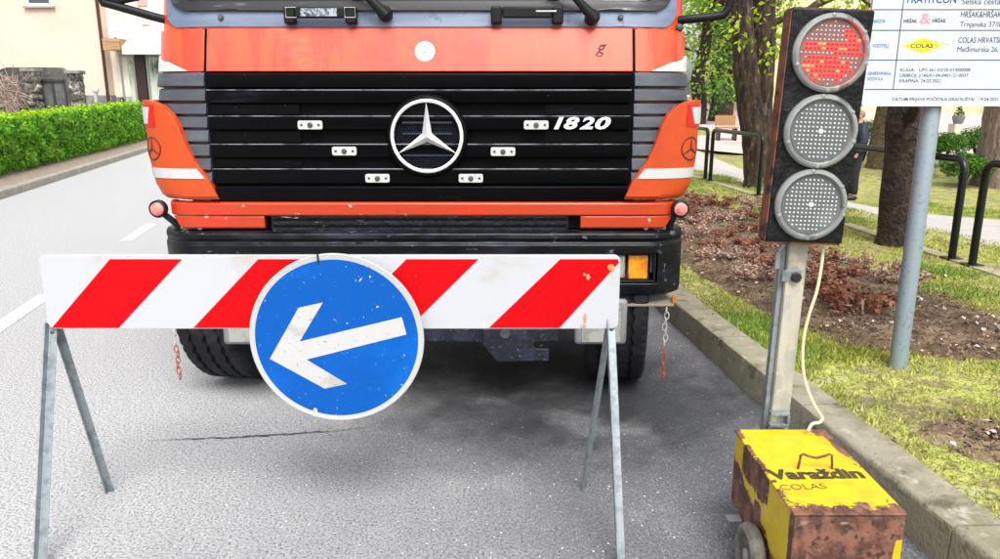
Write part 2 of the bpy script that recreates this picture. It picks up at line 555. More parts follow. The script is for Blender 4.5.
m_kerb = M('mossy_concrete', S('8f8a78'), .85, layers=[(S('77745c'), 5, .46, .7), (S('a8a292'), 14, .55, .72), (S('55533c'), 6, .54, .72, (1, 1, 1.5)), (S('4a483c'), 55, .60, .72)], bump=.3, bscale=70)
m_kerbl = M('pale_kerbstone', S('8d8980'), .85, layers=[(S('a29d92'), 6, .45, .65), (S('6f6a5e'), 30, .58, .7)], bump=.3, bscale=60)
m_verge = M('thin_lawn_ground', S('8a8a4c'), .95, layers=[(S('9aa048'), 3.2, .42, .6), (S('b0b060'), 9, .5, .66), (S('75644c'), 4.6, .50, .62), (S('66563f'), 15, .54, .63), (S('a9a58a'), 7, .58, .7), (S('b5aa88'), 40, .6, .72), (S('565a2a'), 55, .52, .62), (S('b9b48c'), 85, .6, .68)], bump=.5, bscale=50)
m_soil = M('mulched_soil', S('66543f'), .95, layers=[(S('8a765f'), 6, .45, .62), (S('3d3027'), 14, .5, .62), (S('a08b72'), 70, .62, .72)], bump=1.0, bscale=38)
m_soil_l = M('dusty_soil', S('857667'), .95, layers=[(S('9c9084'), 8, .45, .65), (S('6b5546'), 22, .55, .68)], bump=.6, bscale=40)
m_path = M('pale_path_paving', S('aeaaa6'), .9, layers=[(S('a39c96'), 6, .45, .65), (S('8d8782'), 40, .6, .7)], bump=.2, bscale=60)
m_plaza = M('reddish_plaza_paving', S('b79a94'), .9, layers=[(S('cdbfba'), 1.2, .45, .55, (.3, 3, 1)), (S('a98078'), 2.0, .55, .62, (.4, 4, 1))])
m_ground = M('dry_grass_ground', S('6a6a3c'), .95, layers=[(S('7f7a4c'), .4, .4, .6)])

g = MB().grid([[(x, y, -.65) for x in (-500, 500)] for y in (-300, 900)]).build('ground', m_ground)
struct(g)
ys = [-4 + 1.0 * i for i in range(0, 95)]
rows = [[(lerp(lkerb_x(y), kerb_x(y), t), y, 0.0) for t in np.linspace(0, 1, 9)] for y in ys]
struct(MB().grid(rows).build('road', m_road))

# lane dashes
mk = MB()
for (y0, y1) in ((4.55, 5.80), (8.15, 9.3), (12.4, 13.6), (16.2, 17.4), (0.5, 1.8)):
    def cx(y): return -3.56 - .214 * (y - 5.5)
    w = .065
    mk.add([(cx(y0) - w, y0, .004), (cx(y0) + w, y0, .004), (cx(y1) + w, y1, .004), (cx(y1) - w, y1, .004)], [(0, 1, 2, 3)])
struct(mk.build('road_marking', m_marking))

# the long crack and its damp streak
ck = [Gr(*p) for p in ((146, 441), (175, 440), (205, 438.5), (232, 438), (262, 436), (290, 434.5), (318, 432.5), (345, 430.5), (368, 428))]
fine = []
for a, b in zip(ck, ck[1:]):
    for k in range(6): fine.append(a.lerp(b, k / 6))
lo, hi = [], []
for i, p in enumerate(fine):
    w = (.001 + .0055 * sin(pi * i / len(fine)) ** 1.3) * (0.5 + random.random() * 1.2)
    j = random.uniform(-.007, .007)
    lo.append((p.x, p.y - w + j, .004))
    hi.append((p.x, p.y + w + j, .004))
m_crack = M('dark_crack', S('3a3a3d'), .9, layers=[(S('77777a'), 30, .48, .6)])
struct(MB().grid([lo, hi]).build('crack', m_crack))

# kerbs: separate stones in a row
def kerb_run(name, fx, y0, y1, w, h, side, mat, step=1.0, ph=0.0, zf=None):
    mb = MB()
    y = y0 + ph
    while y < y1:
        a, b = y + .004, y + step - .004
        n = 4
        rws = []
        for k in range(n + 1):
            yy = lerp(a, b, k / n)
            x = fx(yy)
            j = random.uniform(-.003, .003)
            r = .022
            prof = [(0, -.05), (0.004, h - r), (.008, h - r * .35), (r, h + j), (w - .01, h + .004 + j), (w, h - .012), (w, -.05)]
            rws.append([(x + side * px_, yy, pz_) for px_, pz_ in prof])
        k0 = len(mb.v)
        mb.grid(rws)
        m = len(rws[0])
        mb.f.append(tuple(k0 + i for i in range(m)))
        mb.f.append(tuple(k0 + n * m + i for i in range(m)))
        y += step
    return struct(mb.build(name, mat, smooth=True, ang=50))
kerb_run('kerb', kerb_x, -3.0, 40, .19, .17, 1, m_kerb, 1.0, ph=.19)
kerb_run('kerb', lkerb_x, -3.0, 60, .16, .13, -1, m_kerbl, 1.0)

# right-hand verge, falling gently away behind the rails
def wob(x, y, a=.012): return a * mnoise.noise(Vector((x * 2.3, y * 2.3, 1.7)))
yv = list(np.concatenate([np.arange(-3, 14, .25), np.arange(14, 61, 1.0)]))
def verge_row(y):
    k = kerb_x(y) + .18
    xs = [k + t for t in list(np.arange(0, 3.2, .2)) + list(np.arange(3.2, 9, .5)) + list(np.arange(9, 46, 3))]
    return [(x, y, gz(x, y) - .004 + wob(x, y)) for x in xs]
struct(MB().grid([verge_row(y) for y in yv]).build('grass_verge', m_verge, smooth=True))
# planting bed
BED = [Gr(*p, .16) for p in ((770, 322), (720, 290), (690, 262), (676, 247))]
def bed_in(y): return interp([(3.7, 2.6), (4.05, 1.95), (4.6, 1.73), (6.0, 1.50), (7, 1.42), (13, 1.32)], y)
def bed_out(y): return interp([(3.7, 4.2), (4.05, 3.9), (4.6, 3.22), (6.4, 3.05), (10.5, 3.0), (13, 2.7)], y)
rows = []
for y in np.arange(3.75, 13, .06):
    a = bed_in(y) + .12 * mnoise.noise(Vector((0, y * 2.2, 0)))
    b = bed_out(y) + .14 * mnoise.noise(Vector((5, y * 2, 0)))
    r = []
    for t in np.linspace(0, 1, 34):
        x = lerp(a, b, t)
        e = min(1, min(t, 1 - t) * 7) * min(1, (y - 3.74) * 3)
        r.append((x, y, gz(x, y) - .015 + e * (.045 + .03 * mnoise.noise(Vector((x * 5, y * 5, 0))) + .022 * mnoise.noise(Vector((x * 17, y * 17, 3))))))
    rows.append(r)
struct(MB().grid(rows).build('soil_bed', m_soil, smooth=True))
# bare patch nearer the camera
rows = []
pc = Gr(992, 437, .16)
for i in range(14):
    r = []
    for k in range(25):
        q = 2 * pi * k / 24
        rad = (i / 13) * (1 + .35 * mnoise.noise(Vector((cos(q) * 1.5, sin(q) * 1.5, 4))))
        x, y = pc.x + rad * .30 * cos(q), pc.y + rad * .24 * sin(q)
        r.append((x, y, .157 + .016 * (1 - (i / 13) ** 2) + .008 * mnoise.noise(Vector((x * 20, y * 20, 0)))))
    rows.append(r)
struct(MB().grid(rows).build('bare_soil', m_soil, smooth=True))
# edging strip under the rails
mb = MB()
def rail_x(y): return interp([(0, 4.25), (6.4, 3.95), (10.9, 3.74), (12.97, 3.58), (30, 2.2)], y)
ye = list(np.arange(1, 30, .5))
for a, b in zip(ye, ye[1:]):
    xa, xb = rail_x(a) - .06, rail_x(b) - .06
    za = gz(xa, a) + .012
    mb.add([(xa, a, za - .1), (xa + .13, a, za - .1), (xb + .13, b, za - .1), (xb, b, za - .1), (xa, a, za), (xa + .13, a, za), (xb + .13, b, za), (xb, b, za)],
           [(4, 5, 6, 7), (0, 4, 7, 3), (1, 2, 6, 5), (0, 1, 5, 4), (3, 7, 6, 2)])
struct(mb.build('edging', M('edging_concrete', S('a59a80'), .9, layers=[(S('8c8468'), 7, .45, .65)], bump=.2)))
# footpath and plaza
rows = []
for y in np.arange(-2, 50, .5):
    a = interp([(0, 5.35), (7.2, 4.72), (9.8, 4.42), (13.6, 4.05), (30, 2.6), (50, .6)], y)
    b = interp([(0, 7.6), (9.6, 6.85), (12.2, 6.7), (18.4, 6.1), (30, 4.6), (50, 2.6)], y)
    rows.append([(lerp(a, b, t), y, gz(lerp(a, b, t), y) + .012 + (0 if 0 < t < 1 else -.02)) for t in np.linspace(0, 1, 9)])
struct(MB().grid(rows).build('path', m_path, smooth=True))
rows = []
for y in np.arange(22, 62, 2):
    rows.append([(x, y, gz(x, y) + .02) for x in np.linspace(lerp(5.6, 3.6, (y - 22) / 30), 46, 24)])
struct(MB().grid(rows).build('plaza', m_plaza))

# left verge: dusty strip between kerb and hedge, then grass
rows = [[(lkerb_x(y) - d, y, z) for d, z in ((.15, .12), (.6, .13), (1.1, .14), (2.2, .14), (14, .14), (60, .1))] for y in np.arange(-3, 61, 1.0)]
struct(MB().grid(rows).build('soil_strip', m_soil_l))

# ================================================================== TRUCK
X0, Y0 = -.37, 3.52
truck = thing('truck', 'orange lorry with black grille and round chrome star emblem parked behind the barrier', 'truck', (X0, Y0, 0))
def vp(z): return interp([(.9, .05), (1.05, .05), (1.64, .062), (1.84, .12), (1.95, .145), (2.62, .36), (2.75, .45), (2.95, .75)], z)
CAB = (.97, 1.25, .17)
def arcL(prof):
    a, b, c = prof
    return pi / 2 * sqrt(((b - a) ** 2 + c ** 2) / 2)
def plan(s, prof):
    a, b, c = prof
    L = arcL(prof)
    q = abs(s)
    sg = 1 if s >= 0 else -1
    if q <= a: u, v, nu, nv = q, 0, 0, -1
    elif q <= a + L:
        t = (q - a) / L * pi / 2
        u, v = a + (b - a) * sin(t), c * (1 - cos(t))
        nu, nv = c * sin(t), -(b - a) * cos(t)
        k = sqrt(nu * nu + nv * nv)
        nu, nv = nu / k, nv / k
    else: u, v, nu, nv = b, c + (q - a - L), 1, 0
    return sg * u, v, sg * nu, nv
def shell(s, z, off=0.0, prof=CAB):
    u, v, nu, nv = plan(s, prof)
    return Vector((X0 + u + nu * off, Y0 + vp(z) + v + nv * off, z))
def conform(mb, rows, off, ns=24, prof=CAB, depth=.02, offs=None):
    """sheet lying on the cab skin with a returned edge; rows: (z, s0, s1[, profile])"""
    G = []
    for i, r in enumerate(rows):
        z, s0, s1 = r[:3]
        pf = r[3] if len(r) > 3 else prof
        o = off if offs is None else offs[i]
        G.append([(lerp(s0, s1, k / ns), z, o, pf) for k in range(ns + 1)])
    top = [[shell(s, z, o, pf) for (s, z, o, pf) in r] for r in G]
    bot = [[shell(s, z, o - depth, pf) for (s, z, o, pf) in r] for r in G]
    k0 = len(mb.v)
    mb.grid(top)
    k1 = len(mb.v)
    mb.grid(bot)
    n, m = ns + 1, len(rows)
    ring = [k for k in range(n)] + [i * n + n - 1 for i in range(1, m)] + [(m - 1) * n + k for k in range(n - 2, -1, -1)] + [i * n for i in range(m - 2, 0, -1)]
    for a, b in zip(ring, ring[1:] + ring[:1]): mb.f.append((k0 + a, k0 + b, k1 + b, k1 + a))
    return mb
def Zp(py, v=.06): return At(500, py, Y0 + v).z
def Ux(px, py, v=.06): return At(px, py, Y0 + v).x - X0
LCAB = arcL(CAB)
SIDE = CAB[0] + LCAB + 1.5

# cab shell
zs = [1.05, 1.3, 1.64, 1.84, 1.95, 2.2, 2.45, 2.62, 2.75, 2.86, 2.95]
ss = list(np.linspace(-SIDE, -1.0, 26)) + list(np.linspace(-.9, .9, 13)) + list(np.linspace(1.0, SIDE, 26))
mb = MB()
rows = [[shell(s, z) for s in ss] for z in zs]
for r in rows:
    r[0] = Vector((r[0].x, Y0 + 1.72, r[0].z)); r[-1] = Vector((r[-1].x, Y0 + 1.72, r[-1].z))
mb.grid(rows)
n = len(ss)
mb.f.append(tuple(range(n)))
mb.f.append(tuple((len(zs) - 1) * n + k for k in range(n)))
for i in range(len(zs) - 1): mb.f.append((i * n, i * n + n - 1, (i + 1) * n + n - 1, (i + 1) * n))
cab = mb.build('cab', m_paint, truck, smooth=True, ang=30)
# seams, hood and corner panels
hz0, hz1 = Zp(72.5), 1.838
mb = MB()
conform(mb, [(z, -1.0, 1.0) for z in (1.05, 1.4, hz0, hz1)], .002, 16)
mb.build('panel_gap', m_recess, truck)
mb = MB()
conform(mb, [(z, -.978, .978) for z in np.linspace(hz0 + .004, hz1, 5)], .012, 24, depth=.01)
hood = mb.build('front_flap', m_paint, truck, smooth=True, bevel=.003)
for sg in (-1, 1):
    mb = MB()
    conform(mb, [(z, sg * .988, sg * (CAB[0] + LCAB + .3)) for z in np.linspace(hz0 + .004, hz1 - .004, 5)], .010, 20, depth=.008)
    mb.build('corner_panel', m_paint, truck, smooth=True, bevel=.002)
    # white corner sticker, a triangle
    zt, zb = Zp(54), Zp(72.5) + .006
    s_out = CAB[0] + LCAB * .92
    mb = MB()
    conform(mb, [(zb, sg * 1.05, sg * s_out), (lerp(zb, zt, .45), sg * 1.13, sg * s_out), (zt, sg * (s_out - .02), sg * s_out)], .018, 24, depth=.012)
    mb.build('corner_sticker', m_sticker, truck)
# cowl frame, seal, windscreen
def wrows(zlo, zhi, s, rc):
    out = []
    for k in range(7):
        t = k / 6
        out.append((zlo + rc * (1 - cos(t * pi / 2)), s - rc + rc * sin(t * pi / 2)))
    for z in np.linspace(zlo + rc + .03, zhi - rc - .03, 6): out.append((z, s))
    for k in range(7):
        t = k / 6
        out.append((zhi - rc + rc * sin(t * pi / 2), s - rc * (1 - cos(t * pi / 2))))
    return [(z, -w, w) for z, w in out]
mb = MB(); conform(mb, wrows(1.843, 2.66, 1.19, .09), .006, 32, depth=.01)
mb.build('cowl_panel', m_cowl, truck, smooth=True, bevel=.004)
mb = MB(); conform(mb, wrows(1.915, 2.63, 1.15, .10), .020, 32, depth=.02)
mb.build('windscreen_seal', m_seal, truck, smooth=True, bevel=.008)
mb = MB(); conform(mb, wrows(1.962, 2.59, 1.105, .08), .024, 32, depth=.01)
mb.build('windscreen', m_glass, truck, smooth=True)
for px in (220, 693 - 72):
    z = 1.888
    p = shell(Ux(px, 17, .11), z, .012)
    MB().lathe(p, (0, -1, .2), [(.013, -.01), (.013, .004), (.009, .008), (0, .008)], 14).build('bolt', m_greyplastic, truck, smooth=True)
# grab handles on the cowl
for k, (pa, pb) in enumerate(((285, 357), (491, 563))):
    ua, ub = Ux(pa, 15, .1), Ux(pb, 15, .1)
    z0, z1 = Zp(22.5, .1), Zp(7, .1)
    y = Y0 + .10
    mb = MB()
    mb.box(X0 + ua, X0 + ua + .05, y - .03, y + .02, z0 - .008, z1)
    mb.box(X0 + ub - .05, X0 + ub, y - .03, y + .02, z0 - .008, z1)
    mb.box(X0 + ua + .051, X0 + ub - .051, y - .035, y - .012, lerp(z0, z1, .22), z1 - .002)
    h = mb.build('grab_handle', m_rubber, truck, smooth=True, bevel=.008)
    if k == 0:
        mb = MB()
        mb.box(X0 + ua + .08, X0 + ub - .085, y - .0375, y - .036, lerp(z0, z1, .34), z1 - .010)
        mb.build('handle_label', M('worn_label', S('5d6470'), .4, layers=[(S('a6aab0'), 40, .48, .55), (S('2b3038'), 28, .56, .62)]), h)
        for xx in (X0 + ua + .012, X0 + ub - .062 + .012):
            mb = MB()
            q = [(xx, y - .032, z0 + .018), (xx + .048, y - .032, z0 + .018), (xx + .048, y - .032, z1 - .006), (xx, y - .032, z1 - .006)]
            mb.tube(q, .0022, 6, closed=True).build('label_frame', m_white, h)
    else:
        mb = MB().box(X0 + lerp(ua, ub, .62), X0 + lerp(ua, ub, .9), y - .0375, y - .036, lerp(z0, z1, .62), lerp(z0, z1, .72))
        mb.build('scraped_edge', m_white, h)
# wipers
for (px, py, tx, tz) in ((385, 14, -.62, 2.22), (592, 18, .18, 2.26)):
    p = shell(Ux(px, py, .1), Zp(py, .1), .03)
    a = p + Vector((0, -.035, 0))
    q0 = p + Vector((-.085, -.045, .085))
    q1 = Vector((X0 + tx - .1, Y0 + vp(tz) - .05, tz))
    w = MB().tube([a + Vector((.01, 0, -.012)), a, q0], [.026, .026, .017], 12).build('wiper_arm', m_rubber, truck, smooth=True, bevel=0)
    MB().lathe(p, (0, -1, .1), [(.032, -.03), (.034, .03), (.028, .044), (0, .046)], 20).build('wiper_pivot', m_rubber, w, smooth=True)
    MB().tube([q0, q1], [.014, .008], 8).build('wiper_rod', m_rubber, w, smooth=True)
    b0 = Vector((q1.x - .28, Y0 + vp(2.03) - .035, 2.03)); b1 = Vector((q1.x + .22, Y0 + vp(2.45) - .035, 2.45))
    MB().beam(b0, b1, .018, .022).build('wiper_blade', m_rubber, w)
# round white emblem and scripted letter on the flap
p = shell(Ux(425, 52, .08), Zp(52, .08), .012)
e = MB().lathe(p, (0, -1, .2), [(.047, -.004), (.047, .003), (.043, .006), (0, .0065)], 36).build('white_emblem', m_lettwhite, truck, smooth=True)
mb = MB()
for k in range(3):
    an = pi / 2 + k * 2 * pi / 3
    d = Vector((cos(an), 0, sin(an)))
    mb.beam(p + Vector((0, -.0075, .001)), p + Vector((0, -.0075, .001)) + d * .014, .0035, .001, (0, 1, 0))
mb.build('small_star', m_inkgrey, e)
pg = shell(Ux(601, 52, .08), Zp(52, .08), .014)
lettering('g', m_dkline, truck, pg + Vector((-.025, 0, -.004)), (1, 0, 0), (0, .2, 1), .085, shear=.3, name='script_letter')

# --- grille
gz0, gz1 = Zp(200.5), Zp(72.5)
GS = .972
m_highlight = M('worn_slat_edge', S('8d929c'), .35, layers=[(S('3a3d44'), 5, .48, .62, (1, 1, .2))])  # sky highlight on the slat edges, painted as a pale strip
m_redinner = M('red_inner_metal', S('5d140e'), .6)
mb = MB().box(X0 - GS, X0 + GS, Y0 + .085, Y0 + .095, gz0, gz1)
grille = mb.build('grille', m_recess, truck)
bands = [(73.2, 88.3), (90.2, 103), (116.2, 129.8), (144.2, 157.5), (168.8, 184), (186, 200.3)]
for i, (pa, pb) in enumerate(bands):
    zt, zb = Zp(pa, .03), Zp(pb, .03)
    mb = MB()
    ft, fb = (.014, .024) if i else (.030, .034)
    prof = [(.08, zt), (ft + .007, zt), (ft, zt - .005), (fb, zb + .006), (fb + .004, zb), (.08, zb)]
    mb.prism([(X0 - GS, Y0 + v, z) for v, z in prof], (2 * GS, 0, 0))
    sl = mb.build('slat', m_black, grille, smooth=True, bevel=.0025)
    if 0 < i < 5: MB().box(X0 - GS, X0 + GS, Y0 + ft - .0015, Y0 + ft + .004, zt - .0012, zt + .0022).build('slat_highlight', m_highlight, sl)
for (pa, pb) in ((104.4, 114.8), (131.2, 142.8), (158.8, 167.6)):
    zt, zb = Zp(pa, .06), Zp(pb, .06)
    for (a, b, v) in ((-GS + .004, Ux(301, 120), .045), (Ux(545, 120), GS - .004, .052)):
        MB().box(X0 + a, X0 + b, Y0 + v, Y0 + .084, zb, zt).build('grille_filler', m_black, grille, bevel=.002)
    for a in (Ux(332, 120), Ux(374, 120), Ux(470, 120), Ux(505, 120)):
        MB().box(X0 + a - .006, X0 + a + .006, Y0 + .062, Y0 + .084, zb, zt).build('grille_strut', m_black, grille)
for (pa, pb, qa, qb) in ((511, 543, 133.5, 140.5), (476, 496, 106, 113), (521, 537, 105.5, 113), (528, 541, 160, 166)):
    MB().box(X0 + Ux(pa, qa), X0 + Ux(pb, qa), Y0 + .072, Y0 + .083, Zp(qb, .07), Zp(qa, .07)).build('red_fitting', m_redinner, grille)
# each slat's bright lip above is a painted highlight
for (pxc, pyc) in ((311, 125), (345, 151), (378, 178), (536, 125), (503, 151.5), (471, 178)):
    p = Vector((X0 + Ux(pxc, pyc, .025), Y0 + .022, Zp(pyc, .025)))
    mb = MB().prism([(p.x + a, p.y - .016, p.z + b) for a, b in rrect(-.057, .057, -.020, .020, .009, 4)], (0, .006, 0))
    pl = mb.build('white_plate', m_white, grille, bevel=.0015)
    MB().lathe(p + Vector((0, -.016, 0)), (0, -1, 0), [(.012, 0), (.012, .004), (.008, .007), (0, .007)], 14).build('bolt', m_greyplastic, pl, smooth=True)
    for dx in (-.04, .04): MB().lathe(p + Vector((dx, -.016, 0)), (0, -1, 0), [(.006, 0), (.006, .001), (0, .001)], 10).build('plate_hole', m_inkblack, pl)
# model number
for body, pa, pb in (('1', 553.5, 563.5), ('8', 563.5, 579), ('2', 579, 594), ('0', 594.5, 610.5)):
    lettering(body, m_lettwhite, grille, Vector((X0 + Ux(pa, 129, .02), Y0 + .008, Zp(129, .02) + .001)), (1, 0, 0), (0, .16, 1), .074, width=Ux(pb, 129, .02) - Ux(pa, 129, .02), shear=.28, bold=.035, depth=.004, name='model_number')
# big star
pc = Vector((X0 + Ux(427, 136.5, 0), Y0 + .0, Zp(136.5, 0)))
rr_ = .188
em = MB().lathe(pc + Vector((0, .035, 0)), (0, -1, 0), [(rr_, 0), (rr_ + .003, .02), (rr_ - .006, .033), (rr_ - .018, .037), (rr_ - .022, .03), (rr_ - .024, .012), (0, .012)], 72).build('star_emblem', m_black, grille, smooth=True)
m_mesh = M('emblem_mesh', (.01, .011, .014), .45, layers=[(S('3c4560'), 40, .45, .55, (.1, .1, 1))])
mb = MB()
for i in range(-14, 15):
    for j in range(-14, 15):
        x, z = i * .0118 + (.0059 if j % 2 else 0), j * .0105
        if x * x + z * z < .155 ** 2:
            c = pc + Vector((x, .022, z))
            mb.add([c + Vector((-.0042, 0, 0)), c + Vector((0, 0, -.0042)), c + Vector((.0042, 0, 0)), c + Vector((0, 0, .0042)), c + Vector((0, -.005, 0))], [(0, 1, 4), (1, 2, 4), (2, 3, 4), (3, 0, 4)])
for zz in (.062, .012, -.035, -.088): mb.box(pc.x - .115, pc.x + .115, pc.y + .017, pc.y + .022, pc.z + zz - .004, pc.z + zz + .004)
mb.build('mesh_screen', M('screen_plastic', S('23293a'), .4), grille)
ring = [pc + Vector((.160 * cos(2 * pi * k / 96), -.006, .160 * sin(2 * pi * k / 96))) for k in range(96)]
MB().tube(ring, .0085, 10, closed=True).build('chrome_ring', m_dull_ring, grille, smooth=True)
mb = MB()
for k in range(3):
    an = pi / 2 + k * 2 * pi / 3
    tip = pc + Vector((.158 * cos(an), -.006, .158 * sin(an)))
    l_ = pc + Vector((.026 * cos(an + pi / 3), .004, .026 * sin(an + pi / 3)))
    r_ = pc + Vector((.026 * cos(an - pi / 3), .004, .026 * sin(an - pi / 3)))
    top = pc + Vector((0, -.026, 0))
    mb.add([tip, l_, top, r_, pc + Vector((0, .006, 0)), tip + Vector((0, .006, 0))], [(0, 2, 1), (0, 3, 2), (1, 4, 5), (1, 5, 0), (4, 3, 5), (5, 3, 0)])
mb.build('chrome_star', M('polished_star', (.85, .86, .87), .28, .4), grille)

# --- ribbed grey corner pieces
zr = [Zp(p) for p in (72.5, 88, 102.5, 115.5, 129, 143, 157, 171, 186.5, 199)]
for sg in (-1, 1):
    mb = MB()
    for a, b in zip(zr, zr[1:]):
        h = a - b
        so = CAB[0] + LCAB + .22 if b > 1.45 else interp([(1.0, 1.0), (1.1, 1.03), (1.2, 1.08), (1.3, 1.12), (1.4, 1.15), (1.45, 1.25)], (a + b) / 2)
        rws = [(z_, sg * .985, sg * so) for z_ in (a - .001, a - .14 * h, a - .5 * h, b + .12 * h, b + .003)]
        conform(mb, rws, 0, 18, depth=.03, offs=[.010, .020, .024, .028, .014])
    mb.build('ribbed_corner', m_greyplastic, truck, smooth=True, bevel=.002)
    p = shell(sg * 1.0, Zp(122.5), .03)
    # orange lower fairing
    inner = [(1.06, .955), (1.13, .985), (1.19, 1.02), (1.244, 1.05), (1.33, 1.075), (1.414, 1.095), (1.455, 1.115), (1.49, 1.15), (1.512, 1.21), (1.517, 1.25)]
    def fprof(z): return (1.02, interp([(1.06, 1.215), (1.13, 1.25), (1.24, 1.268), (1.52, 1.278)], z), .085)
    def inn(z): return sum(interp(inner, z + d) for d in (-.02, -.01, 0, .01, .02)) / 5 if z < 1.49 else interp(inner, z)
    def outz(z): return 1.02 + arcL(fprof(z)) + .28
    mb = MB()
    zz = [1.06, 1.075, 1.09, 1.11, 1.13, 1.16, 1.19, 1.22, 1.244, 1.29, 1.33, 1.37, 1.40, 1.43, 1.455, 1.475, 1.49, 1.498, 1.505, 1.511, 1.515, 1.517]
    conform(mb, [(z, sg * inn(z), sg * outz(z), fprof(z)) for z in zz], .045, 40, depth=.04, offs=[.034 if z < 1.07 else .045 for z in zz])
    fa = mb.build('corner_fairing', m_paint_dull, truck, smooth=True, bevel=.004)
    za, zb = Zp(179, 0), Zp(169, 0)
    mb = MB()
    conform(mb, [(z, sg * (inn(z) + .012), sg * (outz(z) - .02), fprof(z)) for z in np.linspace(za, zb, 4)], .0485, 24, depth=.006)
    mb.build('white_stripe', m_sticker, fa)
    za, zb = Zp(127, 0), Zp(105, 0)
    La = lambda z: 1.02 + arcL(fprof(z))
    mb = MB()
    conform(mb, [(z, sg * (La(z) - .125), sg * (La(z) + .06), fprof(z)) for z in np.linspace(za, zb, 4)], .049, 12, depth=.006)
    mb.build('red_reflector', m_redrefl, fa)
    mb = MB()
    zc = np.linspace(za + .012, zb - .01, 4)
    conform(mb, [(z, sg * (La(z) - .075 - .035 * (z - za) / (zb - za)), sg * (La(z) - .012 - .028 * (z - za) / (zb - za)), fprof(z)) for z in zc], .051, 8, depth=.004)
    mb.build('white_reflector', m_sticker, fa)
    # pressed star outline
    z0_, s0_ = Zp(149.5, 0), sg * (La(1.3) - .085)
    path = [shell(s0_ + .052 * cos(2 * pi * k / 40), z0_ + .052 * sin(2 * pi * k / 40), .046, fprof(z0_)) for k in range(40)]
    mb = MB().tube(path, .003, 6, closed=True)
    for k in range(3):
        an = pi / 2 + k * 2 * pi / 3
        mb.tube([shell(s0_ + .05 * t * cos(an), z0_ + .05 * t * sin(an), .046, fprof(z0_)) for t in (0, .33, .66, 1)], [.005, .004, .003, .0015], 6)
    mb.build('pressed_star', m_dkline, fa)
# --- orange bar below the grille
za, zb, zc = Zp(200.5), Zp(215), Zp(228)
BAR = (1.09, 1.215, .08)
mb = MB()
conform(mb, [(z, -(1.09 + arcL(BAR)), 1.09 + arcL(BAR), BAR) for z in (zb, zb + .006, za - .012, za - .002)], .012, 40, depth=.03, offs=[.018, .024, .024, .012])
bar = mb.build('orange_bar', m_bar, truck, smooth=True, bevel=.003)
for sg in (-1, 1):
    mb = MB()
    conform(mb, [(zc, sg * .755, sg * 1.135, BAR), (zc + .008, sg * .755, sg * 1.15, BAR), (zb - .0025, sg * .755, sg * 1.185, BAR)], .012, 12, depth=.03, offs=[.012, .021, .0225])
    mb.build('bar_end', m_bar, bar, smooth=True, bevel=.003)
m_scuff = M('scuffed_black_tread', (.004, .0045, .006), .45, spec=.25, layers=[(S('1b2030'), 18, .5, .6, (1, 1, 3)), (S('8b8f9a'), 22, .64, .70, (.4, 1, 2))], bump=.4, bscale=110)
mb = MB()
zt, zb2 = Zp(213, .03), Zp(234, .03)
mb.box(X0 - .73, X0 + .70, Y0 + .045, Y0 + .12, zb2, zt)
for f in (.18, .5, .82): mb.box(X0 - .72, X0 + .69, Y0 + .032, Y0 + .044, lerp(zb2, zt, f) - .010, lerp(zb2, zt, f) + .010)
mb.build('step_panel', m_scuff, truck, bevel=.004)
MB().box(X0 - 1.13, X0 + 1.13, Y0 + .13, Y0 + .2, .86, 1.05).build('inner_frame', m_under, truck)

# --- bumper: upper and lower beams, two lamp pockets
bt, bb = .907, .585
uc = [-1.28, -1.13, -.70, .70, 1.13, 1.265]
def bump_v(u, z):
    q = max(0, abs(u) - 1.08) / .17
    return .10 * q * q + interp([(.585, .03), (.6, .008), (.62, 0), (.842, .0), (.852, .012), (.862, .013), (.872, .004), (.895, .008), (.907, .028)], z)
mb = MB()
us = sorted(set([round(x, 4) for x in list(np.linspace(-1.26, 1.26, 121)) + uc]))
zz = [bb, .6, .62, .655, .70, .76, .80, .842, .852, .862, .872, .895, bt]
def hole(u, z): return .70 < abs(u) < 1.13 and .655 < z < .80
idx = {}
def vid(i, k, back):
    key = (i, k, back)
    if key not in idx:
        u, z = us[i], zz[k]
        v = (bump_v(u, z) if not back else .13 + (.10 if abs(u) > 1.22 else 0))
        d = (.007 * mnoise.noise(Vector((u * 4, z * 9, 2))) + .004 * mnoise.noise(Vector((u * 13, z * 16, 5)))) if not back else 0
        mb.v.append((X0 + u, Y0 + v + d, z))
        idx[key] = len(mb.v) - 1
    return idx[key]
ni, nk = len(us), len(zz)
for i in range(ni - 1):
    for k in range(nk - 1):
        if hole((us[i] + us[i + 1]) / 2, (zz[k] + zz[k + 1]) / 2): continue
        mb.f.append((vid(i, k, 0), vid(i + 1, k, 0), vid(i + 1, k + 1, 0), vid(i, k + 1, 0)))
        mb.f.append((vid(i, k, 1), vid(i, k + 1, 1), vid(i + 1, k + 1, 1), vid(i + 1, k, 1)))
        for (di, dk, e0, e1) in ((-1, 0, (i, k), (i, k + 1)), (1, 0, (i + 1, k), (i + 1, k + 1)), (0, -1, (i, k), (i + 1, k)), (0, 1, (i, k + 1), (i + 1, k + 1))):
            a, b = i + di, k + dk
            out = a < 0 or b < 0 or a >= ni - 1 or b >= nk - 1 or hole((us[a] + us[a + 1]) / 2, (zz[b] + zz[b + 1]) / 2)
            if out: mb.f.append((vid(*e0, 0), vid(*e1, 0), vid(*e1, 1), vid(*e0, 1)))
bumper = mb.build('bumper', m_bumper, truck, smooth=True, bevel=.004, ang=25)
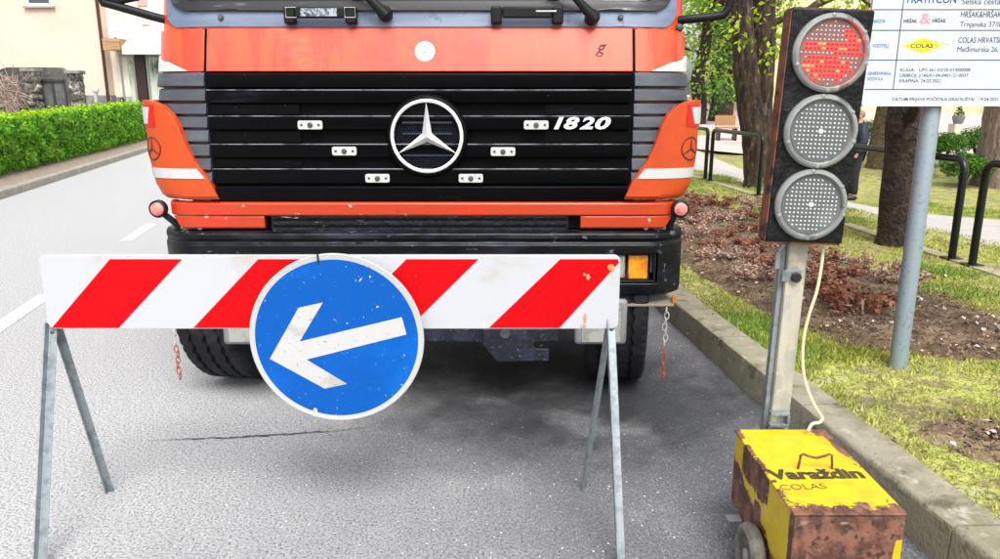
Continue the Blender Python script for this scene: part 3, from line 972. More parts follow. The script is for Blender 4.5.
for sg in (-1, 1):
    # pocket back, headlamp, indicator
    MB().box(X0 + sg * .915 - .215, X0 + sg * .915 + .215, Y0 + .115, Y0 + .128, .65, .82).build('lamp_pocket', m_recess, bumper)
    bz = MB()
    ux0, ux1 = X0 + sg * .915 - .207, X0 + sg * .915 + .207
    for (x0_, x1_, z0_, z1_) in ((ux0, ux1, .6575, .6665), (ux0, ux1, .7915, .7985), (ux0, ux0 + .01, .667, .791), (ux1 - .01, ux1, .667, .791)):
        bz.box(x0_, x1_, Y0 + .012, Y0 + .1, z0_, z1_)
    bz.build('lamp_bezel', m_rubber, bumper, bevel=.003)
    cx_ = X0 + sg * .845
    MB().box(cx_ - .135, cx_ + .135, Y0 + .035, Y0 + .11, .668, .790).build('headlight', m_clear, truck, smooth=True, bevel=.012)
    cx_ = X0 + sg * 1.04
    mb = MB().box(cx_ - .048, cx_ + .048, Y0 + .028, Y0 + .11, .668, .790)
    mb.build('indicator', m_amber, truck, smooth=True, bevel=.008)
    MB().box(X0 + sg * 1.105 - .005, X0 + sg * 1.105 + .005, Y0 + .045, Y0 + .11, .70, .79).build('lamp_bracket', m_greyplastic, bumper)
    # marker lamp on a rubber stalk
    c = Vector((X0 - .015 + sg * 1.245, Y0 + .04, At(500, 210, Y0).z))
    a = Vector((X0 + sg * 1.195, Y0 + .09, .905))
    ml = MB().tube([a, a + Vector((0, -.01, .025)), c + Vector((-sg * .022, .02, -.035)), c + Vector((0, .02, 0))], [.022, .017, .015, .022], 10).build('marker_lamp', m_rubber, truck, smooth=True)
    MB().lathe(c, (0, -1, 0), [(.030, .02), (.041, .012), (.042, -.012), (.038, -.03), (0, -.03)][::-1] if False else [(.03, -.03), (.042, -.012), (.042, .012), (.034, .018), (.034, .012), (0, .012)], 24).build('lamp_ring', m_rubber, ml, smooth=True)
    MB().lathe(c, (0, -1, 0), [(.033, .010), (.031, .020), (.018, .027), (0, .029)], 20).build('lamp_lens', m_pink, ml, smooth=True)
    # latch fitting on the bumper top
    mb = MB().box(X0 + sg * 1.12 - .05, X0 + sg * 1.12 + .05, Y0 + .05, Y0 + .10, .912, .93)
    mb.lathe((X0 + sg * 1.07, Y0 + .045, .925), (0, -1, 0), [(.016, -.02), (.016, .01), (0, .012)], 12)
    mb.build('latch', m_foghousing, truck, bevel=.004)
    # fog lamp box hanging below
    u0 = sg * .865
    fg = MB().box(X0 + u0 - .128, X0 + u0 + .128, Y0 - .005, Y0 + .035, .343, .575).build('fog_lamp', m_foghousing, truck, smooth=True, bevel=.022, seg=3)
    MB().box(X0 + u0 - .095, X0 + u0 + .095, Y0 - .012, Y0 - .006, .36, .54).build('lamp_lens', M('fog_lens', S('9b9a96'), .25, layers=[(S('85837d'), 18, .5, .62)], coat=.4), fg, bevel=.006)
# bracket plate and red-white chain at each end
for sg in (-1, 1):
    zb_ = .548
    pl = MB().box(X0 + sg * 1.09 - .16, X0 + sg * 1.09 + .13, Y0 + .01, Y0 + .16, zb_ - .012, zb_).build('bracket', m_rustplate, truck, bevel=.003)
    MB().tube([(X0 + sg * 1.04 + .06 * cos(t), Y0 + .05, zb_ + .036 + .034 * sin(t)) for t in np.linspace(pi, 2 * pi, 9)], .006, 6).build('hook', m_under, pl)
    MB().box(X0 + sg * 1.225 - .009, X0 + sg * 1.225 + .009, Y0 + .03, Y0 + .06, zb_ + .0005, zb_ + .03).build('side_reflector', M('amber_chip', S('b06a1a'), .5), pl)
    nl = 13
    ends = (.53, .16)
    cxx, cyy = (X0 + 1.185 if sg > 0 else X0 - 1.235), Y0 + .02
    for part_i, mat in ((0, m_chainw), (1, m_chainr)):
        mb = MB()
        for k in range(nl):
            if (k < nl * .48) != (part_i == 0): continue
            z = lerp(ends[0], ends[1], (k + .5) / nl)
            sw = .004 * sin(k * 1.7)
            ax = (1, 0) if k % 2 else (0, 1)
            path = [(cxx + sw + ax[0] * .0105 * cos(q), cyy + ax[1] * .0105 * cos(q), z + .0195 * sin(q)) for q in np.linspace(0, 2 * pi, 15)[:-1]]
            mb.tube(path, .0027, 6, closed=True)
        mb.build('chain', mat, pl, smooth=True)
# tow plate and cross member
tp = [(483, 331), (483, 345), (497, 362), (549, 361), (549, 349), (536, 348.5), (533, 345), (536, 342), (549, 341.5), (549, 329), (483, 329)]
pts = [At(px, py, Y0 + .0) for px, py in tp]
MB().prism(pts, (0, .03, 0)).build('tow_plate', m_navy, truck, bevel=.004)
MB().lathe(At(505, 333.5, Y0 - .001), (0, -1, 0), [(.024, 0), (.024, .004), (.015, .004), (.015, -.02), (0, -.02)], 20).build('tow_hole', m_greyplastic, truck, smooth=True)
mb = MB().box(X0 - .60, X0 + .47, Y0 + .04, Y0 + .12, .345, .56)
mb.box(X0 + .48, X0 + .66, Y0 + .03, Y0 + .10, .35, .575)
mb.build('cross_member', m_navy, truck, bevel=.006)
# chassis, axle, engine underside
mb = MB()
for sg in (-1, 1): mb.box(X0 + sg * .42 - .05, X0 + sg * .42 + .05, Y0 + .14, Y0 + 6.4, .62, .90)
mb.box(X0 - .40, X0 + .40, Y0 + .26, Y0 + 1.7, .40, 1.04)
mb.box(X0 - .30, X0 + .30, Y0 + 1.8, Y0 + 4.8, .6, .85)
mb.build('chassis', m_under, truck)
for sg in (-1, 1):
    MB().box(X0 + sg * .86 - .30, X0 + sg * .86 + .30, Y0 + 1.55, Y0 + 3.3, .36, 1.0).build('light_block_tank', m_under, truck, smooth=True, bevel=.06)  # unseen tanks added to block side light under the lorry
    MB().box(X0 + sg * .98 - .22, X0 + sg * .98 + .22, Y0 + 1.20, Y0 + 1.225, .14, .95).build('light_block_flap', m_rubber, truck)  # flaps added behind the front wheels, also to block light
MB().box(X0 - .55, X0 + .55, Y0 + 1.75, Y0 + 1.8, .22, .95).build('light_block_plate', m_under, truck)  # unseen plate added to keep light out below the chassis
mb = MB().tube([(X0 - .98, Y0 + .62, .5), (X0 - .6, Y0 + .62, .42), (X0 + .6, Y0 + .62, .42), (X0 + .98, Y0 + .62, .5)], .07, 10)
mb.tube([(X0 - .95, Y0 + 4.3, .5), (X0 - .25, Y0 + 4.3, .5), (X0, Y0 + 4.3, .5), (X0 + .25, Y0 + 4.3, .5), (X0 + .95, Y0 + 4.3, .5)], [.08, .09, .22, .09, .08], 12)
mb.build('axles', m_under, truck, smooth=True)
def tyre_mb(c, axis, R_=.5, W=.31):
    h = W / 2
    prof = [(R_ * .56, -h * .8), (R_ * .62, -h * .98), (R_ * .82, -h * 1.03), (R_ * .93, -h), (R_ * .985, -h * .93), (R_, -h * .84)]
    for gk in (-.52, -.02, .48):
        a = gk * h
        prof += [(R_, a - .012), (R_ - .018, a - .008), (R_ - .018, a + .008), (R_, a + .012)]
    prof += [(R_, h * .84), (R_ * .985, h * .93), (R_ * .93, h), (R_ * .82, h * 1.03), (R_ * .62, h * .98), (R_ * .56, h * .8)]
    def wave(r, hh, q):
        if r > R_ * .95 and abs(hh) < h * .8:
            t = (q * 46 / (2 * pi)) % 1
            return .006 * (abs(t - .5) * 4 - 1)
        if r > R_ * .97 and abs(hh) >= h * .8:
            t = (q * 60 / (2 * pi)) % 1
            return (-.010 if hh > 0 else .010) * (1 if t < .3 else 0)
        return 0
    return MB().lathe(c, axis, prof, 276, wave)
def wheel(x, y, yaw, sg, W=.31, R_=.5):
    ax = Vector((cos(yaw), sin(yaw), 0)) * sg
    c = Vector((x, y, R_))
    t = tyre_mb(c, ax, R_, W).build('wheel', m_tyre, truck, smooth=True, ang=28)
    MB().lathe(c, ax, [(.275, -.12), (.28, W * .42), (.25, W * .44), (.235, W * .2), (.14, W * .1), (.13, W * .35), (.06, W * .45), (0, W * .45)], 36).build('rim', M('grey_wheel_rim', S('6d6a66'), .6, layers=[(S('4a4643'), 9, .5, .65)]), t, smooth=True)
    return t
for sg in (-1, 1):
    wheel(X0 - .005 + sg * 1.03, Y0 + .545, R(-9), sg, .31, .52)
    wheel(X0 + sg * .78, Y0 + 4.3, 0, sg, .27)
    wheel(X0 + sg * 1.07, Y0 + 4.3, 0, sg, .27)
    # mudguard behind the corner, cab step, side glass, door line
    mb = MB()
    path = [(X0 + sg * 1.05, Y0 + .62 + .58 * cos(q), .5 + .53 * sin(q)) for q in np.linspace(R(-10), R(88), 14)]
    pth2 = []
    k0 = len(mb.v)
    mb.grid([[Vector(p) + Vector((-.17, 0, 0)) for p in path], [Vector(p) + Vector((.17, 0, 0)) for p in path]])
    ob = mb.build('mudguard', m_rubber, truck, smooth=True)
    sd = ob.modifiers.new('solid', 'SOLIDIFY'); sd.thickness = .015
    mb = MB()
    conform(mb, [(z, sg * (CAB[0] + LCAB + .45), sg * (CAB[0] + LCAB + 1.2)) for z in (1.95, 2.2, 2.5)], .004, 4, depth=.01)
    mb.build('side_window', m_glass, truck)
    mb = MB().box(X0 + sg * 1.255 - .012, X0 + sg * 1.255 + .012, Y0 + .95, Y0 + 1.07, 1.78, 1.81)
    mb.build('door_handle', m_rubber, truck, bevel=.004)
MB().box(X0 - 1.22, X0 + 1.22, Y0 + 1.95, Y0 + 6.3, 1.08, 1.18).build('load_floor', m_under, truck)
mb = MB()
mb.box(X0 - 1.22, X0 - 1.17, Y0 + 1.95, Y0 + 6.3, 1.182, 2.1)
mb.box(X0 + 1.17, X0 + 1.22, Y0 + 1.95, Y0 + 6.3, 1.182, 2.1)
mb.box(X0 - 1.168, X0 + 1.168, Y0 + 1.95, Y0 + 2.0, 1.182, 2.4)
mb.box(X0 - 1.168, X0 + 1.168, Y0 + 6.25, Y0 + 6.3, 1.182, 2.1)
mb.build('load_body', m_paint_dull, truck, bevel=.01)
# mirror arms reaching out of the picture, with their mirrors
def mirror(pts, mpos):
    P = [Vector(p) for p in pts]
    arm = MB().tube(P, .020, 12).build('mirror_arm', m_rubber, truck, smooth=True)
    x, y, z = mpos
    mh = MB().box(x - .11, x + .11, y - .05, y + .05, z, z + .42).build('mirror', m_rubber, arm, smooth=True, bevel=.03, seg=3)
    MB().box(x - .09, x + .09, y + .051, y + .055, z + .03, z + .39).build('mirror_glass', m_chrome, mh)
    MB().tube([P[-1], (x, y, z + .1)], .02, 10).build('mirror_stem', m_rubber, arm, smooth=True)
yl = Y0 + .22
a, b, c = At(154, 17, yl), At(112, 5, yl - .02), At(100, -4, yl - .03)
mirror([a + Vector((.12, .05, -.03)), a, a.lerp(b, .5), b, b.lerp(c, .5) + Vector((-.012, 0, -.012)), c, c + Vector((-.005, 0, .18))], (c.x - .02, c.y, c.z + .12))
MB().tube([At(102, -3, yl - .03), At(118, 1, yl - .02), At(138, -3, yl)], .018, 10).build('mirror_brace', m_rubber, truck, smooth=True)
a, b, c = At(682, 20, yl), At(714, 17, yl - .01), At(729, 8, yl - .02)
mirror([a + Vector((-.05, .03, -.01)), a, a.lerp(b, .5), b, At(724, 15, yl - .015), c, At(732, -6, yl - .02)], (c.x + .02, c.y, c.z + .12))
MB().ball(At(679, 28, yl - .02), .02, 12, 8).build('mirror_mount', m_greyplastic, truck, smooth=True)

# ================================================================== BARRIER
YB = 2.525
bl, br = At(38, 256, YB).x, At(621, 254, YB).x
bz1, bz0 = At(300, 255.5, YB).z, At(300, 328.8, YB).z
barrier = thing('barrier', 'red and white striped board barrier on thin galvanised trestle legs', 'barrier', ((bl + br) / 2, YB, 0))
board = MB().prism([(x, YB, z) for x, z in rrect(bl, br, bz0, bz1, .022)], (0, .022, 0)).build('board', m_boardw, barrier, bevel=.002)
zt, zb = bz1 - .013, bz0 + .004
sh = (At(182, 260, YB).x - At(119, 328, YB).x)
for pxb in (48.5, 193.5, 338.5, 489):
    a, b = At(pxb, 328, YB).x, At(pxb + 70.5, 328, YB).x
    q = [(a, zb), (b, zb), (b + sh, zt), (a + sh, zt)]
    q = [(min(x, br - .012), z) for x, z in q]
    if pxb > 450: q = [(a, zb), (b, zb), (br - .006, zt - .012), (br - .01, zt), (a + sh, zt)]
    if pxb < 60: q = [(max(x, bl + .012), z) for x, z in q]
    MB().prism([(x, YB - .0012, z) for x, z in q], (0, .0015, 0)).build('stripe', m_boardr, board)
for (pxa, pya, pxb, pyb, pxf, yf) in ((55.5, 331, 111, 491, 42, 2.20), (610, 328, 583, 488, 621, 2.20)):
    ap = At(pxa, pya, YB + .03)
    back = Gr(pxb, pyb)
    D = 2.20 * cos(PITCH) + CAMH * sin(PITCH)
    front = Vector(((pxf - 500) / FPX * D, yf, 0))
    top = Vector((ap.x, YB + .045, bz1 - .05))
    ap2 = Vector((ap.x, YB + .035, ap.z + .03))
    # front leg: angle section
    def angle(a, b, w, t, mat, side=(1, 0, 0)):
        a, b = Vector(a), Vector(b)
        d = (b - a).normalized()
        sx = Vector(side); sx = (sx - d * sx.dot(d)).normalized()
        sy = d.cross(sx)
        m1 = MB()
        prof = [(0, 0), (w, 0), (w, t), (t, t), (t, w), (0, w)]
        m1.prism([a + sx * (p - w / 2) + sy * q for p, q in prof], b - a)
        return m1.build('leg', mat, barrier, bevel=.0015)
    angle(ap2 + Vector((0, -.01, 0)), front, .031, .004, m_galv, (1, .0, 0))
    angle(ap2 + Vector((0, .012, 0)), back, .026, .004, m_galv, (1, .25, 0))
    MB().box(ap.x - .010, ap.x + .012, YB + .024, YB + .032, ap.z - .02, bz1 - .03).build('board_clamp', m_galv, barrier, bevel=.002)
    MB().lathe((ap.x + .002, YB + .012, ap.z + .002), (0, -1, 0), [(.007, -.01), (.007, .006), (.004, .009), (0, .009)], 8).build('bolt', m_greyplastic, barrier)

m_splash = M('orange_paint_splash', S('c9894a'), .5, layers=[(S('b9a590'), 30, .5, .6)])
for (px, py, w, h_) in ((611, 267.5, .011, .016), (588, 277, .008, .011), (584.5, 274.5, .005, .006), (585, 318, .006, .020), (583.5, 326, .010, .008)):
    c = At(px, py, YB)
    q = [(c.x + w * cos(t) * random.uniform(.6, 1.2), YB - .0026, c.z + h_ * sin(t) * random.uniform(.6, 1.2)) for t in np.linspace(0, 2 * pi, 13)[:-1]]
    q = [(x, y, max(z, bz0 + .002)) for x, y, z in q]
    MB().prism(q, (0, .0008, 0)).build('paint_splash', m_splash, board)

# round blue sign hung in front of the board
ys_ = YB - .045
ctr = At(337, 338.8, ys_)
rad = .302
sign = thing('direction_sign', 'round blue sign with white left arrow hung on the striped barrier', 'sign', (ctr.x, ys_, ctr.z - rad))
disc = MB().lathe(ctr, (0, -1, 0), [(rad - .004, -.012), (rad, -.006), (rad, .004), (rad - .003, .006), (rad - .008, .005), (0, .005)], 96).build('sign_plate', m_signrim, sign, smooth=True)
MB().lathe(ctr, (0, -1, 0), [(rad - .020, .0052), (rad - .0205, .0064), (0, .0064)], 96).build('blue_face', m_blue, disc, smooth=True)
ap = [(453, 214), (466, 262), (187, 332), (300, 400), (238, 413), (85, 330), (165, 188), (233, 173), (168, 282)]
ap = [At(240 + x / 2.795, 240 + y / 2.795, ys_) for x, y in ap]
MB().prism([p + Vector((0, -.0076, 0)) for p in ap], (0, .0012, 0)).build('arrow', m_arrow, disc)
mb = MB().beam(ctr + Vector((-.03, .02, .08)), ctr + Vector((-.03, .02, .285)), .03, .016)
mb.build('hanger', m_galv, sign)
MB().tube([At(318, 254, ys_) + Vector((0, -.008, 0)), At(319, 262, ys_) + Vector((0, -.009, 0))], .0035, 6).build('wire_tie', m_under, sign)

# ================================================================== TRAFFIC LIGHT
YT = 2.45
tb, tt = At(804, 242.5, YT), At(834.5, 9.5, YT)
base = Vector((tb.x - .022, YT + .08, 0))
tl = thing('traffic_light', 'portable three lamp traffic light showing red on a pale square pole', 'traffic light', base)
up = (tt - tb); up.y = 0; H_ = up.length; up.normalize()
rt = Vector((up.z, 0, -up.x))
bk = Vector((0, 1, 0))
def L(a, b, c): return tb + rt * a + up * b + bk * c     # across, along, back
hw = .127
mb = MB().obox(L(0, H_ / 2, .0345), rt * hw, bk * .0345, up * (H_ / 2))
head = mb.build('signal_head', m_headblk, tl, smooth=True, bevel=.004)
mb = MB()
mb.obox(L(-hw - .002, H_ / 2, .036), rt * .0018, bk * .031, up * (H_ / 2 - .004))
mb.obox(L(0, H_ + .002, .036), rt * (hw - .004), bk * .031, up * .0018)
mb.obox(L(-.01, -.004, .036), rt * (hw + .004), bk * .030, up * .0035)
mb.build('rusty_edge', m_headrust, head)
lens_b = []
for i, (px, py) in enumerate(((830, 53.5), (819.5, 131.5), (809.8, 204.5))):
    p = At(px, py, YT)
    c = p - tb
    a_, b_ = c.dot(rt), c.dot(up)
    c = L(a_, b_, 0)
    r0 = .117 if i else .120
    fw = -bk
    ln = MB().lathe(c, fw, [(r0, -.002), (r0, .012), (r0 - .006, .020), (r0 - .014, .022), (r0 - .017, .018), (r0 - .019, .008), (0, .008)], 64).build('lens', m_bezel, tl, smooth=True)
    rin = r0 - .020 if i == 0 else r0 - .022
    MB().lathe(c, fw, [(rin, .0085), (rin, .0105), (0, .0105)], 56).build('lens_board', m_lensred if i == 0 else m_lensdark, ln, smooth=True)
    for q in (R(95), R(200), R(270), R(345), R(35)):
        MB().ball(c + (rt * cos(q) + up * sin(q)) * (r0 - .008) + fw * .019, .008, 8, 5, (1, .6, 1)).build('lens_clip', m_bezel, ln, smooth=True)
    off_mb, red_mb, hot_mb = MB(), MB(), MB()
    sp = .0134
    nrow = 0
    for j in range(-8, 9):
        for k in range(-8, 9):
            x, z = k * sp, j * sp
            if x * x + z * z > (rin - .006) ** 2: continue
            q = c + rt * x + up * z + fw * .0105
            if i == 0:
                lit = (j in (1, 2) and -7 < k < 7) or (j == -1 and -6 < k < 2) or (j == 0 and k > 0) or (j == 3 and k > 3) or (j == 4 and 2 < k) or (j == 5 and k in (3, 4)) or (j in (-2, -3) and k < 5) or (j == -4 and abs(k) < 6) or (j == -5 and -5 < k < 4) or (j == -1 and k in (-3, 0, 1)) or (j == -6 and k in (-3, 2)) 
                if lit: (hot_mb if random.random() < .14 else red_mb).ball(q, .0056, 8, 5, (1, .8, .68))
                else: off_mb.ball(q, .0030, 6, 4)
            else: off_mb.ball(q, .0034, 8, 5)
    off_mb.build('led_array', m_led, ln, smooth=True)
    if i == 0:
        red_mb.build('lit_led_array', m_ledred, ln, smooth=True)
        hot_mb.build('bright_led_array', m_ledhot, ln, smooth=True)
    else:
        MB().ball(c + fw * .011, .009, 10, 6, (1, .5, 1)).build('lens_centre', m_led, ln, smooth=True)
# pole
pt = Vector((At(796.5, 245, YT + .09).x, YT + .09, tb.z + .30))
pb = Vector((At(776.5, 428, 2.53).x + .004, YT + .09, 0.02))
slope = (At(796.5, 245, YT + .09) - At(776.5, 428, YT + .09)); slope.normalize()
pmid = At(776.5, 428, YT + .09)
pb = pmid - slope * (pmid.z / slope.z)
pt = pmid + slope * ((tb.z + .35 - pmid.z) / slope.z)
pole = MB().beam(pb, pt, .066, .050).build('pole', m_pole, tl, bevel=.005)
MB().beam(pb + Vector((-.043, .01, 0)), pb + Vector((-.043, .01, 0)) + slope * (tb.z * 1.02), .018, .03).build('side_channel', m_galv, pole, bevel=.003)
kp = At(795.5, 277, YT + .06)
MB().lathe(kp, (0, -1, 0), [(.010, -.03), (.010, -.005), (.017, -.003), (.018, .012), (.014, .016), (0, .016)], 8).build('knob', m_knob, pole, smooth=True, ang=25)
mb = MB().beam(kp + Vector((-.045, .004, .003)), kp + Vector((.02, .004, .003)), .006, .04, (0, 1, 0))
mb.beam(kp + Vector((-.068, 0, .03)), kp + Vector((-.068, 0, .09)), .016, .016)
mb.beam(kp + Vector((-.068, .0, .09)), kp + Vector((-.05, .0, .115)), .012, .012)
mb.build('clamp', m_galv, pole, bevel=.002)
bp = At(779, 419, YT + .05)
mb = MB()
for dz in (-.022, .022): mb.obox(bp + Vector((0, 0, dz)), (.034, 0, 0), (0, .012, 0), (0, 0, .006))
mb.obox(bp + Vector((.031, 0, 0)), (.005, 0, 0), (0, .012, 0), (0, 0, .0155))
mb.build('socket_bracket', m_galv, pole, bevel=.002)
cp = [At(823.5, 243, YT + .05), At(822, 262, YT + .04), At(817, 290, YT + .03), At(809, 315, YT + .03), At(803.5, 340, YT + .03), At(803, 368, YT + .03), At(808, 390, YT + .02), At(816, 408, YT), At(822, 417, YT), At(820, 422, YT - .02), At(812, 424, YT - .03), At(808, 431, YT - .05)]
sp_ = []
for i in range(len(cp) - 1):
    p0, p1, p2, p3 = cp[max(i - 1, 0)], cp[i], cp[i + 1], cp[min(i + 2, len(cp) - 1)]
    for k in range(6):
        t = k / 6
        sp_.append(.5 * ((2 * p1) + (p2 - p0) * t + (2 * p0 - 5 * p1 + 4 * p2 - p3) * t * t + (3 * p1 - p0 - 3 * p2 + p3) * t ** 3))
sp_.append(cp[-1])
MB().tube(sp_, .0055, 8).build('cable', m_cable, tl, smooth=True)

# ================================================================== BATTERY BOX
def box_material(name, side):
    """yellow paint flaking off rusty sheet: rust eats in from the worn edges"""
    m = bpy.data.materials.new(name)
    m.use_nodes = True
    n, l = m.node_tree.nodes, m.node_tree.links
    b = n['Principled BSDF']
    tc = n.new('ShaderNodeTexCoord')
    sep = n.new('ShaderNodeSeparateXYZ')
    l.new(tc.outputs['Object'], sep.inputs[0])
    def mth(op, a, b_, c=None):
        t = n.new('ShaderNodeMath'); t.operation = op
        for i, v in enumerate((a, b_) if c is None else (a, b_, c)):
            if isinstance(v, (int, float)): t.inputs[i].default_value = v
            else: l.new(v, t.inputs[i])
        return t.outputs[0]
    def nz(sc, det=6, rough=.6, st=(1, 1, 1)):
        mp = n.new('ShaderNodeMapping'); mp.inputs['Scale'].default_value = st
        l.new(tc.outputs['Object'], mp.inputs[0])
        t = n.new('ShaderNodeTexNoise')
        t.inputs['Scale'].default_value = sc; t.inputs['Detail'].default_value = det; t.inputs['Roughness'].default_value = rough
        l.new(mp.outputs[0], t.inputs[0])
        return t.outputs[0]
    def mr(x, a, b_, c=0., d=1.):
        t = n.new('ShaderNodeMapRange'); t.interpolation_type = 'SMOOTHSTEP'
        for i, v in ((1, a), (2, b_), (3, c), (4, d)): t.inputs[i].default_value = v
        l.new(x, t.inputs[0]); return t.outputs[0]
    def mix(f, a, b_):
        t = n.new('ShaderNodeMix'); t.data_type = 'RGBA'
        if isinstance(f, float): t.inputs[0].default_value = f
        else: l.new(f, t.inputs[0])
        for i, v in ((6, a), (7, b_)):
            if isinstance(v, tuple): t.inputs[i].default_value = (*v, 1)
            else: l.new(v, t.inputs[i])
        return t.outputs[2]
    X, Y, Z = sep.outputs
    w = mth('SUBTRACT', nz(16, 9, .74), .5)
    # object space: x 0..0.31 across, y 0 front .. 0.55 back, z 0 .. 0.26
    if side == 'lid':
        f = mth('MAXIMUM', mr(Y, .115, -.03), mth('MULTIPLY', mr(X, .262, .31), mr(Y, .10, .5)))
        f = mth('MAXIMUM', f, mth('MULTIPLY', mr(X, .03, .0), .5))
        f = mth('MAXIMUM', f, mth('MULTIPLY', mr(X, .22, .3), mr(Y, .46, .54)))
        f = mth('ADD', f, mth('MULTIPLY', w, 2.2))
    elif side == 'left':
        d = mth('ABSOLUTE', mth('SUBTRACT', mth('ADD', mth('MULTIPLY', Y, .5), Z), .285), 0)
        f = mth('MAXIMUM', mr(Y, .05, .015), mr(mth('SUBTRACT', Z, mth('MULTIPLY', Y, .30)), .055, -.035))
        f = mth('MAXIMUM', f, mth('MULTIPLY', mth('MULTIPLY', mr(Z, .12, .2), mr(Y, .16, .26)), mr(Y, .52, .40)))
        f = mth('MAXIMUM', f, mth('MULTIPLY', mr(Y, .47, .545), mr(Z, .21, .12)))
        f = mth('MAXIMUM', f, mth('MULTIPLY', mr(mth('ABSOLUTE', mth('SUBTRACT', Y, .285), 0), .05, .02), mr(Z, .17, .10)))
        f = mth('ADD', f, mth('MULTIPLY', w, 1.9))
    else:
        f = mth('SUBTRACT', 1.0, mth('MULTIPLY', mr(X, .275, .30), mr(Z, .22, .16)))
        f = mth('ADD', f, mth('MULTIPLY', w, 1.2))
    rustm = mr(f, .46, .50)
    yel = mix(mr(nz(14), .46, .66, 0, .7), (.62, .44, .004), (.50, .33, .012))
    yel = mix(mr(nz(5), .52, .66, 0, .5), yel, (.66, .5, .05))
    yel = mix(mr(nz(90, 4, .7), .64, .69), yel, S('5d4414'))
    yel = mix(mr(nz(26, 7, .75), .65, .68), yel, S('6b4a22'))
    rust = mix(mr(nz(13), .42, .6), S('55362a'), S('7f5644'))
    rust = mix(mr(nz(38, 6, .7), .5, .62), rust, S('3c2922'))
    rust = mix(mr(nz(18, 8, .75, (1, 1, 2)), .57, .65), rust, S('94786a'))
    rust = mix(mr(nz(60, 8, .75, (3, 1, 1)), .62, .68), rust, S('a08a7c'))
    edge = mth('MULTIPLY', mr(f, .43, .465), mr(f, .52, .485))
    col = mix(rustm, yel, rust)
    col = mix(mth('MULTIPLY', edge, .6), col, S('8a5a1a'))
    l.new(col, b.inputs['Base Color'])
    l.new(mr(rustm, 0, 1, .38, .62), b.inputs['Roughness'])
    bp_ = n.new('ShaderNodeBump'); bp_.inputs['Strength'].default_value = .5; bp_.inputs['Distance'].default_value = .003
    l.new(mth('ADD', mth('MULTIPLY', rustm, -.6), mth('MULTIPLY', nz(60), .5)), bp_.inputs['Height'])
    l.new(bp_.outputs[0], b.inputs['Normal'])
    return m
BX0, BX1, BYF, BYB, BZ0, BZ1 = .833, 1.143, 1.903, 2.45, .115, .383
bx = thing('battery_box', 'rusty yellow wheeled battery box standing on the road below the traffic light', 'battery box', (BX0, BYF, BZ0))
MB().box(BX0, BX1, BYF + .001, BYB, BZ0, BZ1 - .004).build('case', box_material('flaking_yellow_side', 'left'), bx, bevel=.004)
MB().box(BX0 - .001, BX1 + .001, BYF - .0035, BYF - .0005, BZ0 + .002, BZ1 - .006).build('front_panel', box_material('rusty_front', 'front'), bx, bevel=.001)
lid = MB().box(BX0 - .005, BX1 + .005, BYF - .006, BYB + .004, BZ1 - .0035, BZ1 + .004).build('lid', box_material('flaking_yellow_lid', 'lid'), bx, bevel=.003)
zl = BZ1 + .0045
a, b = Gr(771, 479, zl), Gr(866, 477.5, zl)
lettering('Varaždin', m_boxletter, lid, a, (b - a), (0, 1, 0), .083, width=(b - a).length, bold=.045)
a, b = Gr(782, 490, zl), Gr(828, 488.5, zl)
lettering('COLAS', m_boxletter2, lid, a, (b - a), (0, 1, 0), .047, width=(b - a).length)
h0, h1 = Gr(799, 468.5, zl), Gr(831, 468.5, zl)
hh = .05
pth = [h0 + Vector((-.004, 0, -.004)), h0 + Vector((0, .0, hh * .55)), h0 + Vector((.001, 0, hh * .9)), h0 + Vector((.010, 0, hh)), h0.lerp(h1, .25) + Vector((0, 0, hh * .86)), h0.lerp(h1, .5) + Vector((0, 0, hh * .74)), h0.lerp(h1, .75) + Vector((0, 0, hh * .86)), h1 + Vector((-.010, 0, hh)), h1 + Vector((-.001, 0, hh * .9)), h1 + Vector((0, 0, hh * .55)), h1 + Vector((.004, 0, -.004))]
MB().tube(pth, .0042, 8).build('handle', m_rustwire, lid, smooth=True)
m_smalltyre = M('dusty_grey_tyre', S('55524d'), .85, layers=[(S('77736b'), 12, .45, .65), (S('38352f'), 30, .58, .7)], bump=.3, bscale=80)
m_hub = M('dusty_plastic_hub', S('9b978c'), .7, layers=[(S('6f6a5e'), 16, .5, .62), (S('c4c0b4'), 40, .6, .7)], bump=.2)
for xx, sg in ((BX0 - .032, -1), (BX1 + .032, 1)):
    c = Vector((xx, 2.13, .102))
    w = MB().lathe(c, (sg, 0, 0), [(.058, -.02), (.085, -.024), (.097, -.016), (.102, 0), (.097, .016), (.085, .024), (.068, .022), (.060, .014)], 40).build('wheel', m_smalltyre, bx, smooth=True)
    MB().lathe(c, (sg, 0, 0), [(.0595, -.018), (.0605, .012), (.052, .014), (.048, .006), (.024, .006), (.02, .018), (0, .02)], 32).build('hub', m_hub, w, smooth=True)
MB().tube([(BX0 - .03, 2.13, .102), (BX1 + .03, 2.13, .102)], .01, 8).build('axle', m_under, bx)
pl = Gr(737, 517, .115)
mb = MB().box(pl.x - .035, BX0 + .0, pl.y - .02, pl.y + .02, .108, .1135)
mb.lathe((pl.x - .005, pl.y, .1136), (0, 0, 1), [(.006, 0), (.005, .002), (0, .002)], 10)
mb.build('side_bracket', m_foghousing, bx, bevel=.001)
for xx in (BX0 + .05, BX1 - .05):
    MB().box(xx - .015, xx + .015, BYB - .07, BYB - .03, 0, BZ0).build('foot', m_under, bx)

